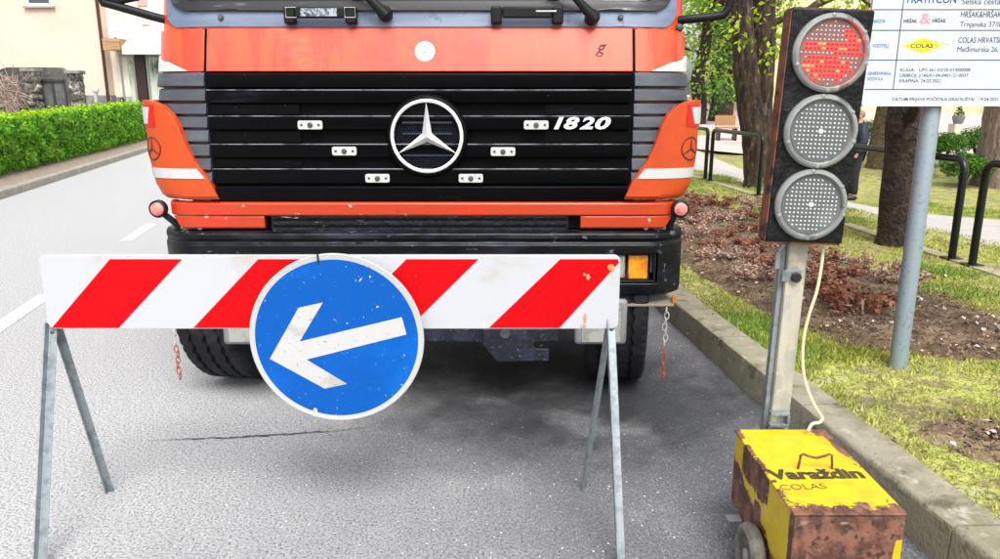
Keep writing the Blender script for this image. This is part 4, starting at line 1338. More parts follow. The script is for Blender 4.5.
# ================================================================== INFORMATION BOARD
YS = 3.68
pbase = Gr(904, 371, gz(2.1, 3.7))
pbase = Vector((pbase.x, YS + .03, gz(2.1, 3.7) - .03))
sb = thing('information_board', 'large white construction notice board on a pale grey steel post', 'notice board', pbase)
MB().lathe(pbase, (0, 0, 1), [(.043, 0), (.043, 2.75), (.038, 2.76), (0, 2.762)], 28).build('post', m_galvb, sb, smooth=True)
sz0 = At(928, 106.5, YS - .035).z
sx0, sx1 = At(861.5, 106.5, YS - .035).x, 3.32
YP = YS - .035
p2 = Vector((pbase.x + .95, pbase.y, pbase.z))
MB().lathe(p2, (0, 0, 1), [(.043, 0), (.043, 2.75), (.038, 2.76), (0, 2.762)], 28).build('post', m_galvb, sb, smooth=True)
panel = MB().prism([(x, YP, z) for x, z in rrect(sx0, sx1, sz0, sz0 + 1.15, .012, 3)], (0, .02, 0)).build('panel', m_infow, sb, bevel=.001)
for zz_ in (.2, .9): MB().box(sx0 + .05, sx1 - .05, YP + .0205, YP + .033, sz0 + zz_, sz0 + zz_ + .04).build('back_rail', m_alu, sb)
mb = MB()
YF = YP - .0012
lw = .0018
for py in (9.8, 30.5, 60.2, 89.5):
    z = At(930, py, YP).z
    mb.box(sx0 + .006, sx1 - .006, YF, YP - .0002, z - lw, z + lw)
zvt, zvb = sz0 + 1.14, At(897, 89.5, YP).z + lw * 1.2
vx = At(896.5, 60, YP).x
mb.box(vx - lw, vx + lw, YF - .0006, YF - .0001, zvb, zvt)
mb.build('ruled_lines', m_inkblack, panel)
def st(body, px0, py, px1, mat, hpx, shear=0, bold=0.0, name='lettering'):
    a, b = At(px0, py, YP), At(px1, py, YP)
    D = YP * cos(PITCH)
    a.y = YP - .0003
    lettering(body, mat, panel, a, (1, 0, 0), (0, 0, 1), hpx / FPX * D * 1.42, width=b.x - a.x, shear=shear, bold=bold, depth=.0006, name=name)
st('FRATITCON', 907, 3.2, 956, m_inkdkblue, 7, bold=.015)
st('Selska cesta 50,', 961.5, 4.5, 1012, m_inkblack, 5.5)
st('NADZOR', 873, 23, 885, m_inkblue, 3.2, bold=.01)
st('HRŠAK', 903.5, 23, 917, m_inkblack, 3.4, bold=.02)
st('&', 919.5, 24, 930.5, m_inkpink, 10, bold=.015)
st('HRŠAK', 932, 22.6, 946, m_inkblack, 3.4, bold=.02)
st('HRŠAK&HRŠAK d.o.o.', 960.5, 17.5, 1016, m_inkblack, 5.6, bold=.004)
st('Trnjanska 37/III, 10000', 959.5, 27, 1022, m_inkblack, 5.0)
st('VODITELJ', 872, 47.5, 888, m_inkblue, 3.2, bold=.01)
st('COLAS HRVATSKA d.d.', 958, 43, 1016, m_inkblack, 5.4, bold=.004)
st('Međimurska 26, 42000', 957, 52, 1016, m_inkblack, 5.0)
st('GRAĐEVINSKA', 867.5, 75, 890.5, m_inkblue, 3.0, bold=.01)
st('DOZVOLA:', 867.3, 80.5, 883, m_inkblue, 3.0, bold=.01)
st('KLASA:   UP/I-361-03/20-01/000008', 900, 71.5, 970, m_inkblack, 3.0, bold=.004)
st('URBROJ: 2140/01-04-0401-21-0037', 899.5, 77, 968, m_inkblack, 3.0, bold=.004)
st('KRAPINA, 24.03.2021.', 899, 82.5, 942, m_inkblack, 3.0, bold=.004)
st('DATUM PRIJAVE POČETKA GRADILIŠTA:   19.04.2021.', 892, 100.8, 999.5, m_inkblack, 3.0, bold=.004)
def poly(pts, mat, name, dy):
    P = [At(px, py, YP) for px, py in pts]
    MB().prism([(p.x, YP - dy, p.z) for p in P], (0, dy - .0002, 0)).build(name, mat, panel)
poly([(902, 46), (922.5, 38.3), (943, 45.4), (922, 53.5)], m_inkyellow, 'yellow_diamond', .0008)
dpts = [At(px, py, YP) + Vector((0, -.001, 0)) for px, py in ((925, 38.6), (950, 45), (926, 53.2))]
MB().tube(dpts, .0012, 6).build('diamond_outline', m_inkyellow, panel)
a = At(910, 48, YP); a.y = YP - .0009
lettering('COLAS', m_inkblack, panel, a, (1, 0, 0), (0, 0, 1), .0265, width=At(933, 48, YP).x - a.x, bold=.03, depth=.0006)

# ================================================================== HOOP RAILS
def hoop(ya, yb, label):
    xa, xb = rail_x(ya), rail_x(yb)
    za, zb_ = gz(xa, ya), gz(xb, yb)
    top = .86
    r = .032
    A, B = Vector((xa, ya, za)), Vector((xb, yb, zb_))
    d = (B - A).normalized()
    u = Vector((0, 0, 1))
    rc = .10
    path = [A + u * .0, A + u * (top - rc)]
    for k in range(1, 7):
        q = pi / 2 * k / 6
        path.append(A + u * (top - rc + rc * sin(q)) + d * (rc * (1 - cos(q))))
    for k in range(0, 6):
        q = pi / 2 * k / 6
        path.append(B + u * (top - rc + rc * cos(q)) - d * (rc * (1 - sin(q))))
    path += [B + u * (top - rc), B]
    t = thing('hoop_rail', label, 'railing', A, 'black hoop rails along the verge')
    MB().tube(path, r, 14).build('hoop', m_rail, t, smooth=True)
    for P in (A, B):
        MB().box(P.x - .065, P.x + .065, P.y - .065, P.y + .065, P.z + .0, P.z + .018).build('base_plate', m_rail, t, bevel=.002)
hoop(4.05, 6.15, 'black hoop rail at the right edge, nearest to the camera')
hoop(6.42, 8.42, 'black hoop rail behind the notice board post')
hoop(8.65, 10.45, 'black hoop rail with its near end hidden behind the traffic light')
hoop(10.85, 12.85, 'black hoop rail standing around the forked tree trunk')
hoop(13.1, 15.1, 'black hoop rail farthest away, partly hidden behind the lorry')

# ================================================================== VEGETATION
m_bark = M('rough_brown_bark', S('3f3125'), .95, layers=[(S('1d1610'), 16, .44, .58, (1, 1, .25)), (S('6a5744'), 20, .52, .68, (1, 1, .3)), (S('8d7a62'), 40, .64, .74, (1, 1, .4))], bump=1.6, bscale=24, bstretch=(1, 1, .28))
m_barkdark = M('dark_ivy_bark', S('2b241c'), .95, layers=[(S('46382b'), 12, .46, .62), (S('17130f'), 22, .5, .64), (S('6b5a45'), 38, .64, .72)], bump=1.6, bscale=30)
m_barkgrey = M('grey_bark', S('7b6a5e'), .95, layers=[(S('5a4a40'), 12, .42, .6, (1, 1, .2)), (S('94857a'), 20, .55, .7, (1, 1, .25)), (S('3f342c'), 30, .6, .72, (1, 1, .3))], bump=1.6, bscale=20, bstretch=(1, 1, .25))
def leafmat(name, c, c2, isl=.35, tr=.3, sc=1.5):
    return M(name, c, .6, layers=[(c2, sc, .38, .62)], island=isl, translucent=tr, spec=.25)
m_leaf_spring = leafmat('spring_leaves', S('8fae2e'), S('b6c24a'))
m_leaf_mid = leafmat('green_leaves', S('6a9636'), S('a0bc4c'))
m_leaf_dark = leafmat('dark_leaves', S('345628'), S('5a8438'), .4, .2)
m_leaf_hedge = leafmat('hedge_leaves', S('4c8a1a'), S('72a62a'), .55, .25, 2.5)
m_leaf_hedgetop = leafmat('young_hedge_leaves', S('8cbc1c'), S('a6cc28'), .25, .35, 2.5)  # lighter green paints in the light falling on the hedge top
m_leaf_bush = leafmat('bush_needles', S('31581e'), S('55802a'), .4, .2, 4)
m_leaf_rose = leafmat('red_rose_leaves', S('94664f'), S('7d4434'), .5, .2, 6)
m_leaf_rose2 = leafmat('pale_dusty_leaves', S('b39a8c'), S('a07a6c'), .4, .15, 6)
m_grass = leafmat('grass_blades', S('989f46'), S('b3b462'), .4, .3, 2.2)
m_grassg = leafmat('green_grass_blades', S('6a903a'), S('8fa84c'), .4, .3, 3.5)
m_twig = M('bare_twigs', S('a8958a'), .9, layers=[(S('7a675c'), 30, .5, .6)])

def trunk_mb(mb, path, radii, n=18, amp=.12, fscale=5, flute=0.0, sub=4):
    P, Rr = [], []
    for i in range(len(path) - 1):
        for k in range(sub):
            t = k / sub
            P.append(Vector(path[i]).lerp(Vector(path[i + 1]), t)); Rr.append(lerp(radii[i], radii[i + 1], t))
    P.append(Vector(path[-1])); Rr.append(radii[-1])
    k0 = len(mb.v)
    mb.tube(P, Rr, n)
    for i in range(len(P)):
        for k in range(n):
            v = Vector(mb.v[k0 + i * n + k])
            d = v - P[i]
            f = 1 + amp * mnoise.noise(v * fscale) + amp * .6 * mnoise.noise(Vector((v.x * fscale * 3, v.y * fscale * 3, v.z * fscale)))
            f += flute * sin(5 * 2 * pi * k / n + i * .2)
            mb.v[k0 + i * n + k] = tuple(P[i] + d * f)
    return mb
def blob_leaves(centres, radii, per, spread=1.0, shell_=.45):
    Cs, Ns = [], []
    for c, r in zip(centres, radii):
        k = int(per * r * r) + 8
        d = rng.normal(size=(k, 3)); d /= np.linalg.norm(d, axis=1)[:, None]
        rad = r * (shell_ + (1 - shell_) * rng.random(k) ** .6)[:, None]
        d2 = d * rad * np.array([1, 1, .8]) * spread
        Cs.append(np.array(c) + d2)
        Ns.append(d + rng.normal(size=(k, 3)) * .8 + np.array([0, 0, .4]))
    return np.concatenate(Cs), np.concatenate(Ns)
def limb(rs, a, dirv, length, r0, depth, mb, tips):
    """recursive limb"""
    d = Vector(dirv).normalized()
    pts, rad = [Vector(a)], [r0]
    k = 4
    for i in range(k):
        d = (d + Vector((rs.uniform(-.22, .22), rs.uniform(-.22, .22), rs.uniform(-.06, .16)))).normalized()
        pts.append(pts[-1] + d * length / k)
        rad.append(r0 * (1 - .55 * (i + 1) / k))
    mb.tube(pts, rad, 7)
    if depth == 0:
        tips += pts[2:]
        return
    for i in range(rs.choice((2, 3, 3))):
        j = rs.choice((2, 3, 4))
        nd = (d + Vector((rs.uniform(-1, 1), rs.uniform(-1, 1), rs.uniform(-.3, .7))) * .9).normalized()
        limb(rs, pts[j], nd, length * rs.uniform(.55, .8), rad[j] * .75, depth - 1, mb, tips)
def tree(name, label, base, trunks, bark, crown=None, leafm=None, leaf=.09, per=520, r=.5, limb_len=1.6, n_limb=6, seed=1, extra=None, group=None, depth=1):
    """trunks: list of (path, radii); crown grows on limbs from the upper trunk"""
    rs = random.Random(seed)
    t = thing(name, label, 'tree', base, group)
    mb = MB()
    for (path, radii) in trunks: trunk_mb(mb, path, radii, 22, .10, 5)
    mb.build('trunk', bark, t, smooth=True, ang=80)
    tips = []
    if n_limb:
        mb = MB()
        for i in range(n_limb):
            path, radii = trunks[i % len(trunks)]
            f = rs.uniform(.55, 1.0)
            j = f * (len(path) - 1)
            j0 = min(int(j), len(path) - 2)
            a = Vector(path[j0]).lerp(Vector(path[j0 + 1]), j - j0)
            an = 2 * pi * (i + rs.random()) / n_limb
            limb(rs, a, (cos(an), sin(an), rs.uniform(.25, .9)), limb_len * rs.uniform(.7, 1.2), radii[-1] * .55, depth, mb, tips)
        mb.build('limbs', bark, t, smooth=True)
    cs = [tuple(p) for p in tips] + (extra or [])
    if cs and leafm:
        rr = [r * rs.uniform(.6, 1.2) for _ in cs]
        C_, N_ = blob_leaves(cs, rr, per, 1.0, .25)
        leaf_mesh('crown', leafm, C_, N_, leaf * (0.7 + .6 * rng.random(len(C_))), t)
    return t

def G2(px, py):
    """ground point on the verge terrain"""
    z = .16
    for _ in range(12):
        p = Gr(px, py, z)
        z = gz(p.x, p.y)
    return Vector((p.x, p.y, z))
# forked tree by the rails
b1 = G2(757, 187)
def atd(px, py, b): return At(px, py, b.y)
tr1 = [
    ([b1 + Vector((0, 0, -.1)), atd(757, 178, b1), atd(756, 150, b1), atd(752, 120, b1), atd(748, 90, b1), atd(744, 50, b1), atd(741, 0, b1), atd(737, -80, b1), atd(728, -190, b1)], [.25, .20, .195, .20, .19, .175, .165, .15, .11]),
    ([atd(760, 165, b1) + Vector((.02, .06, 0)), atd(762, 130, b1) + Vector((0, .06, 0)), atd(763, 90, b1) + Vector((0, .08, 0)), atd(765, 50, b1) + Vector((0, .1, 0)), atd(767, 0, b1) + Vector((0, .12, 0)), atd(772, -90, b1) + Vector((0, .15, 0)), atd(780, -190, b1)], [.14, .17, .18, .19, .17, .15, .11])]
sprigs = [tuple(atd(px, py, b1) + Vector((random.uniform(-.1, .1), random.uniform(-1.0, -.2), 0))) for px, py in
          ((745, 22), (757, 48), (762, 62), (772, 60), (776, 68), (786, 40), (790, 12), (783, 75), (778, 20), (742, 8), (768, 14), (724, 14), (716, 30), (736, 40))]
tree('tree', 'forked brown tree trunk beside the hoop rails, left of the traffic light', b1, tr1, m_bark, leafm=m_leaf_spring, leaf=.10, per=130, r=.30, n_limb=7, seed=3, extra=sprigs, limb_len=2.2)
# bent twig lines
# dark trunk behind the notice post
b2 = G2(897, 244)
tr2 = [
    ([b2 + Vector((0, 0, -.1)), atd(897, 232, b2), atd(899, 205, b2), atd(902, 175, b2), atd(905, 140, b2), atd(908, 105, b2), atd(912, 50, b2), atd(916, -40, b2), atd(922, -160, b2)], [.22, .18, .175, .17, .17, .17, .16, .14, .11]),
    ([atd(908, 200, b2) + Vector((.02, .1, 0)), atd(922, 160, b2) + Vector((0, .2, 0)), atd(934, 125, b2) + Vector((0, .25, 0)), atd(938, 100, b2) + Vector((0, .25, 0)), atd(946, 40, b2) + Vector((0, .3, 0)), atd(956, -80, b2)], [.08, .10, .11, .115, .11, .08])]
tree('tree', 'dark rough tree trunk right behind the notice board post', b2, tr2, m_barkdark, leafm=m_leaf_spring, leaf=.10, per=130, r=.4, n_limb=6, seed=5, limb_len=1.8)
# leaning trunk beyond the man
b3 = G2(877, 168)
tr3 = [([b3 + Vector((0, 0, -.1)), atd(877, 160, b3), atd(879, 140, b3), atd(884, 115, b3), atd(890, 80, b3), atd(897, 30, b3), atd(905, -60, b3)], [.34, .24, .21, .20, .19, .17, .13])]
tree('tree', 'leaning olive brown tree trunk close to the standing man', b3, tr3, M('mossy_bark', S('55492f'), .95, layers=[(S('3a3122'), 10, .45, .6), (S('74663f'), 16, .55, .68)], bump=1.5, bscale=24), leafm=m_leaf_spring, leaf=.13, per=90, r=.6, n_limb=6, seed=8, limb_len=2.2)
# thick grey trunk at the right edge
b4 = G2(1002, 186)
tr4 = [([b4 + Vector((0, 0, -.1)), atd(1001, 180, b4), atd(1002, 160, b4), atd(1004, 135, b4), atd(1008, 100, b4), atd(1012, 40, b4), atd(1018, -60, b4), atd(1020, -200, b4)], [.72, .60, .50, .44, .42, .40, .36, .26])]
tree('tree', 'thick grey flared tree trunk at the right edge of the picture', b4, tr4, m_barkgrey, leafm=m_leaf_spring, leaf=.13, per=90, r=.6, n_limb=6, seed=11, limb_len=2.4)
# leafy trees behind the lorry's right corner
for (px, py, lab, lm, sd, lx, rr) in ((698, 103, 'leafy tree with a slim dark trunk beside the lorry cab corner', m_leaf_mid, 21, 0, .11), (726, 108, 'dark evergreen tree just left of the forked trunk', m_leaf_dark, 23, 0, .06)):
    b = G2(px, py + 8)
    b = Vector((At(px, py, 33).x, 33 + (px - 698) * .05, gz(8, 33)))
    P = [b + Vector((0, 0, -.1)), b + Vector((.05, 0, 1)), b + Vector((-.08, 0, 2)), b + Vector((.16, 0, 3.2)), b + Vector((.3, 0, 5)), b + Vector((.1, 0, 6.5))]
    ex = []
    for k in range(34 if lm is m_leaf_mid else 26):
        qx, qy = random.uniform(680, 742), random.uniform(-25, 95)
        if lm is m_leaf_dark: qx, qy = random.uniform(705, 745), random.uniform(20, 104)
        ex.append(tuple(At(qx, qy, 33 + random.uniform(-1.6, 2))))
    tree('tree', lab, b, [(P, [.40, .32, .27, .23, .18, .1])], m_barkdark, leafm=lm, leaf=.2, per=70, r=.7, n_limb=7, seed=sd, limb_len=1.7, extra=ex)
for (px, py, hh_, lab) in ((742, 20, 0, 'bright spring tree standing beyond the forked trunk'),):
    b = Vector((At(716, 100, 39).x, 37, gz(9, 37)))
    P = [b + Vector((0, 0, -.1)), b + Vector((.1, 0, 2)), b + Vector((0, 0, 4)), b + Vector((.2, 0, 7))]
    ex = [tuple(At(random.uniform(676, 800), random.uniform(-40, 60), 37 + random.uniform(-2, 2))) for _ in range(60)]
    tree('tree', lab, b, [(P, [.3, .25, .2, .12])], m_bark, leafm=m_leaf_spring, leaf=.22, per=70, r=.8, n_limb=8, seed=33, limb_len=2.4, extra=ex)

# clipped bushes on the plaza side and the planter
def bush(px, py, Y, w, h, lab, mat=m_leaf_bush, trunk=True):
    b = At(px, py, Y)
    b.z = gz(b.x, b.y)
    t = thing('bush', lab, 'bush', b)
    cs, rs_ = [], []
    for k in range(9):
        an = k * 2.4
        q = sqrt(k / 9)
        cs.append((b.x + w * .42 * q * cos(an), b.y + w * .42 * q * sin(an), b.z + h * (.60 - .12 * q + .05 * sin(k))))
        rs_.append(w * .27)
    C_, N_ = blob_leaves(cs, rs_, 5200 / (w * w), 1.0, .6)
    leaf_mesh('foliage', mat, C_, N_, .06 * (.7 + .6 * rng.random(len(C_))), t)
    mb = MB()
    for k in range(4): mb.tube([b, b + Vector((w * .2 * cos(k * 1.6), w * .2 * sin(k * 1.6), h * .5))], [.04, .02], 6)
    mb.build('stems', m_barkdark, t)
    return t
bush(966, 160, 16.5, 1.0, .9, 'rounded green bush left of the thick grey trunk')
bush(944, 150, 19.5, 1.0, 1.15, 'low spreading bush right of the notice board post')
bush(979, 143, 21, 1.2, 1.1, 'flat green bush farther back before the yellow wall')
bush(868, 140, 23, 1.3, 1.1, 'dark bush behind the leaning trunk', m_leaf_dark)
pb_ = At(957, 130, 26)
pb_.z = gz(pb_.x, pb_.y)
pot = thing('planter', 'grey pot with a small conifer before the yellow building', 'planter', pb_)
zp = At(957, 124, 26).z
MB().lathe((pb_.x, pb_.y, zp), (0, 0, 1), [(.13, 0), (.19, .15), (.20, .26), (.17, .27), (0, .27)], 24).build('pot', M('grey_pot', S('6b6a70'), .6), pot, smooth=True)
MB().box(pb_.x - .2, pb_.x + .2, pb_.y - .2, pb_.y + .2, pb_.z, zp).build('plinth', M('pale_plinth', S('b9b2a6'), .8), pot)
C_, N_ = blob_leaves([(pb_.x, pb_.y, zp + .34), (pb_.x, pb_.y, zp + .5), (pb_.x, pb_.y, zp + .66)], [.16, .11, .06], 4000, 1, .3)
leaf_mesh('conifer', m_leaf_dark, C_, N_, .08, pot)

# hedge along the left kerb
hg = thing('hedge', 'long clipped bright green hedge along the left kerb', 'hedge', (lkerb_x(18) - 1.3, 18, .12))
Cs, Ns, Ct, Nt = [], [], [], []
core = MB()
def hedge_h(y): return interp([(5, 1.12), (13.6, 1.16), (24, 1.36), (40, 1.5)], y)
NH = 34000
yy = rng.uniform(0, 1, NH) ** 1.25 * 26 + 8
for y in yy:
    xk = lkerb_x(y)
    f0 = xk - .78
    h = hedge_h(y) + .05 * mnoise.noise(Vector((y * 1.3, 0, 3)))
    u = random.random()
    hol = mnoise.noise(Vector((y * 3.1, u * 9, 11)))
    if u < .60:      # road face
        z = .16 + (h - .16) * random.random()
        bul = .12 * mnoise.noise(Vector((y * 2.2, z * 2.4, 0))) + .10 * mnoise.noise(Vector((y * 5.5, z * 6, 7))) - .12 * sm((.35 - z) / .3)
        if mnoise.noise(Vector((y * 3.3, z * 4.2, 21))) > .30 and random.random() < .85: continue
        dpt = random.random() ** 2 * .18
        Cs.append((f0 + bul - dpt, y, z)); Ns.append((1 + random.gauss(0, .6), random.gauss(0, .7) - .4, random.gauss(.35, .6)))
    elif u < .92:
        x = f0 - random.random() * .95
        z = h + .04 * mnoise.noise(Vector((x * 5, y * 5, 2))) - random.random() ** 2 * .08 + (.10 * random.random() if random.random() < .05 else 0)
        Ct.append((x, y, z)); Nt.append((random.gauss(0, .5), random.gauss(0, .5), 1))
    else:
        z = .16 + (h - .16) * random.random()
        Cs.append((f0 - .98, y, z)); Ns.append((-1, random.gauss(0, .5), random.gauss(0, .5)))
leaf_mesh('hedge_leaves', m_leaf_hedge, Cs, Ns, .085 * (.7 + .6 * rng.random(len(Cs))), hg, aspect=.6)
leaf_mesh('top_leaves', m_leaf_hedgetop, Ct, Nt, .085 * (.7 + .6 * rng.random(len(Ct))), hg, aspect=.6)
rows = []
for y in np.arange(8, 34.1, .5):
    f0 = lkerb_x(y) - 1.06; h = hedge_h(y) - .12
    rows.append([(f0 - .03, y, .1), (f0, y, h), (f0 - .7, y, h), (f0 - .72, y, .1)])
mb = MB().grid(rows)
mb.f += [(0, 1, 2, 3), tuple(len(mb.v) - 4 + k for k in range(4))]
mb.build('shade_core', M('hedge_core', S('1a2610'), .9, layers=[(S('3d4f1c'), 12, .45, .6)]), hg)  # dark inner core paints the shade in the gaps between leaves

# rose shrubs in the bed (one built, the rest copied)
def rose(seed, mat):
    rs = random.Random(seed)
    t = thing('rose_shrub', 'small red-leaved shrub planted in the mulched bed', 'shrub', (0, 0, 0), 'red shrubs in the planting bed')
    mb = MB()
    cs = []
    for k in range(8):
        an = k * .8 + rs.random()
        ln = rs.uniform(.08, .2)
        a = Vector((0, 0, 0)); b = Vector((cos(an) * ln, sin(an) * ln, rs.uniform(.07, .19)))
        mb.tube([a, a.lerp(b, .5) + Vector((0, 0, .03)), b], [.006, .005, .003], 5)
        for q in (.55, .8, 1.0): cs.append(tuple(a.lerp(b, q)))
    mb.build('stems', m_twig, t)
    C_, N_ = blob_leaves(cs, [.05] * len(cs), 0, 1, .2)
    C_ = np.concatenate([C_, C_ + rng.normal(size=C_.shape) * .02]); N_ = np.concatenate([N_, N_ + rng.normal(size=N_.shape)])
    leaf_mesh('leaves', mat, C_, N_, .040 * (.6 + .8 * rng.random(len(C_))), t)
    return t
protos = [rose(1, m_leaf_rose), rose(2, m_leaf_rose2), rose(3, m_leaf_rose)]
spots = [(690, 200, 0), (710, 199, 1), (730, 204, 0), (752, 210, 1), (694, 222, 0), (716, 224, 1), (742, 248, 0), (715, 262, 1), (752, 282, 1), (818, 292, 0), (858, 268, 1), (700, 208, 0), (722, 208, 0), (742, 214, 1), (760, 222, 0), (700, 226, 1), (727, 240, 0), (757, 256, 0), (744, 262, 1), (766, 272, 0), (780, 250, 1), (828, 262, 0),
         (850, 279, 0), (836, 306, 0), (862, 318, 2), (897, 286, 1), (686, 214, 2), (690, 240, 1), (748, 234, 2), (772, 236, 2), (812, 276, 2), (732, 222, 1), (712, 250, 0)]
used = [0, 0, 0]
for (px, py, k) in spots:
    p = G2(px, py)
    k = k if k < 2 else 2
    o = protos[k] if not used[k] else copy_tree(protos[k])
    used[k] = 1
    o.location = (p.x, p.y, p.z + .02)
    o.rotation_euler = (0, 0, random.uniform(0, 6.28))
    s = random.uniform(.65, 1.15)
    o.scale = (s, s, s * random.uniform(.5, .85))

# mulch: leaf litter, chips and pale pebbles
C_, N_ = [], []
for _ in range(15000):
    y = 3.8 + 8.5 * random.random() ** 1.6
    t = random.gauss(.5, .5) if random.random() < .12 else random.uniform(.0, 1.0)
    x = lerp(bed_in(y), bed_out(y), t)
    C_.append((x, y, gz(x, y) + (.045 if .06 < t < .94 else .012) + .02 * mnoise.noise(Vector((x * 5, y * 5, 0))) + random.uniform(-.01, .012)))
    N_.append((random.gauss(0, .6), random.gauss(0, .6) - .2, 1))
for _ in range(500):
    q, r_ = random.uniform(0, 6.28), abs(random.gauss(0, .6))
    x, y = pc.x * 0 + Gr(992, 437, .16).x + .32 * r_ * cos(q), Gr(992, 437, .16).y + .25 * r_ * sin(q)
    C_.append((x, y, .166 + .012 * max(0, 1 - r_))); N_.append((random.gauss(0, .6), random.gauss(0, .6), 1))
m_chip = M('bark_chips', S('7a6350'), .9, layers=[(S('4f3d30'), 20, .42, .56), (S('9d8570'), 33, .56, .66), (S('c9bdb4'), 60, .68, .72)], island=.5)
stuff(leaf_mesh('mulch', m_chip, C_, N_, (.022 * (.5 + 1.1 * rng.random(len(C_)) ** 2)), aspect=.6), 'brown bark chips and dead leaves covering the planting bed', 'mulch')
C2 = [C_[i] for i in rng.choice(len(C_), 420)]
stuff(leaf_mesh('pebbles', M('pale_pebbles', S('b9aca2'), .85, island=.3), [(x, y, z + .012) for x, y, z in C2], [(random.gauss(0, .5), random.gauss(0, .5), 1) for _ in C2], .026 * (.5 + rng.random(len(C2))), aspect=.8), 'pale pebbles scattered over the planting bed', 'pebbles')

# grass: short blades, thin and patchy
def blades(name, mat, N, dens_f, hmin, hmax, label, seedk, ylo, yhi, pw=1.5):
    V, nb = [], 0
    tri = []
    k = 0
    cnt = 0
    while cnt < N and k < N * 6:
        k += 1
        y = ylo + (yhi - ylo) * random.random() ** pw
        x0 = kerb_x(y) + .19
        x = x0 + random.random() * (7.5 if y > 5 else 3.0)
        if bed_in(y) < x < bed_out(y) and y > 3.78 and random.random() > (.35 if min(x - bed_in(y), bed_out(y) - x) < .13 else .04): continue
        if dens_f(x, y) < random.random(): continue
        if y > 6 and interp([(7.2, 4.87), (9.8, 4.58), (13.6, 4.18), (30, 2.6)], y) < x < interp([(9.6, 6.4), (12.2, 6.1), (18.4, 5.7), (30, 4.6)], y): continue
        if abs(x - rail_x(y)) < .06: continue
        z = gz(x, y) - .006
        a = random.uniform(0, 6.28)
        h = random.uniform(hmin, hmax)
        w = .0028 + .0007 * y
        lx, ly = random.gauss(0, .45) * h, random.gauss(0, .45) * h
        V += [(x - w * cos(a), y - w * sin(a), z), (x + w * cos(a), y + w * sin(a), z), (x + lx, y + ly, z + h)]
        cnt += 1
    V = np.array(V)
    n = len(V) // 3
    me = bpy.data.meshes.new(name)
    me.vertices.add(3 * n); me.loops.add(3 * n); me.polygons.add(n)
    me.vertices.foreach_set('co', V.ravel())
    me.loops.foreach_set('vertex_index', np.arange(3 * n))
    me.polygons.foreach_set('loop_start', np.arange(n) * 3)
    me.update(calc_edges=True)
    me.materials.append(mat)
    o = bpy.data.objects.new(name, me)
    COL.objects.link(o)
    return stuff(o, label, 'grass')
def dn(x, y): return .12 + .9 * max(0, min(1, .42 + 1.6 * mnoise.noise(Vector((x * 1.9, y * 1.9, 9)))))
def dg_(x, y): return max(0, min(1, -.2 + 2.2 * mnoise.noise(Vector((x * 1.6, y * 1.6, 31)))))
blades('grass', m_grass, 120000, dn, .012, .032, 'thin yellowish grass growing on the right verge', 1, 1.2, 14, 2.0)
blades('grass', m_grassg, 50000, dg_, .018, .045, 'greener tufts of grass on the right verge', 2, 1.2, 14, 1.9)

# ================================================================== PERSON
pp = G2(859, 200)
PY = 14.4
pp = At(851, 200, PY); pp.z = gz(pp.x, pp.y)
person = thing('person', 'man in dark blue padded jacket and black trousers standing behind the traffic light', 'person', pp)
def skinned(name, verts, edges, radii, mat, parent, root=0, sub=2):
    me = bpy.data.meshes.new(name)
    off = Vector(parent.location) if parent.parent is None else Vector(parent.parent.location)
    me.from_pydata([tuple(Vector(v)) for v in verts], edges, [])
    o = bpy.data.objects.new(name, me)
    COL.objects.link(o)
    o.parent = parent
    me.materials.append(mat)
    sk = o.modifiers.new('skin', 'SKIN')
    sk.use_smooth_shade = True
    for i, r in enumerate(radii):
        me.skin_vertices[0].data[i].radius = (r, r) if not isinstance(r, tuple) else r
        me.skin_vertices[0].data[i].use_root = (i == root)
    sb_ = o.modifiers.new('sub', 'SUBSURF'); sb_.levels = sub; sb_.render_levels = sub
    return o
# standing, turned towards the left; x is to his front-left in the picture
hs_ = 1.68 / 1.75
def h(x, y, z): return (x * hs_, y * hs_, z * hs_)
J = {'pel': h(0, 0, .95), 'spi': h(-.01, 0, 1.15), 'che': h(0, 0, 1.36), 'nek': h(-.01, 0, 1.52), 'hea': h(-.03, 0, 1.62), 'top': h(-.03, 0, 1.70),
     'shl': h(0, -.18, 1.42), 'ell': h(.03, -.23, 1.14), 'wrl': h(-.07, -.20, .92), 'hal': h(-.10, -.19, .84),
     'shr': h(0, .18, 1.42), 'elr': h(.03, .23, 1.14), 'wrr': h(-.07, .20, .92), 'har': h(-.10, .19, .84),
     'hil': h(0, -.09, .90), 'knl': h(-.02, -.10, .50), 'anl': h(.01, -.10, .09), 'tol': h(-.14, -.12, .04),
     'hir': h(0, .09, .90), 'knr': h(-.01, .10, .50), 'anr': h(.03, .10, .09), 'tor': h(-.12, .12, .04)}
rad_ = {'pel': .12, 'spi': .12, 'che': .13, 'nek': .055, 'hea': .095, 'top': .085, 'shl': .06, 'ell': .042, 'wrl': .03, 'hal': .035, 'shr': .06, 'elr': .042, 'wrr': .03, 'har': .035,
        'hil': .085, 'knl': .06, 'anl': .042, 'tol': .035, 'hir': .085, 'knr': .06, 'anr': .042, 'tor': .035}
E_ = [('pel', 'spi'), ('spi', 'che'), ('che', 'nek'), ('nek', 'hea'), ('hea', 'top'), ('che', 'shl'), ('shl', 'ell'), ('ell', 'wrl'), ('wrl', 'hal'), ('che', 'shr'), ('shr', 'elr'), ('elr', 'wrr'), ('wrr', 'har'),
      ('pel', 'hil'), ('hil', 'knl'), ('knl', 'anl'), ('anl', 'tol'), ('pel', 'hir'), ('hir', 'knr'), ('knr', 'anr'), ('anr', 'tor')]
m_skin = M('skin', S('c08a72'), .55, layers=[(S('a87262'), 20, .5, .65)])
ks = list(J)
skinned('body', [J[k] for k in ks], [(ks.index(a), ks.index(b)) for a, b in E_], [rad_[k] * hs_ for k in ks], m_skin, person)
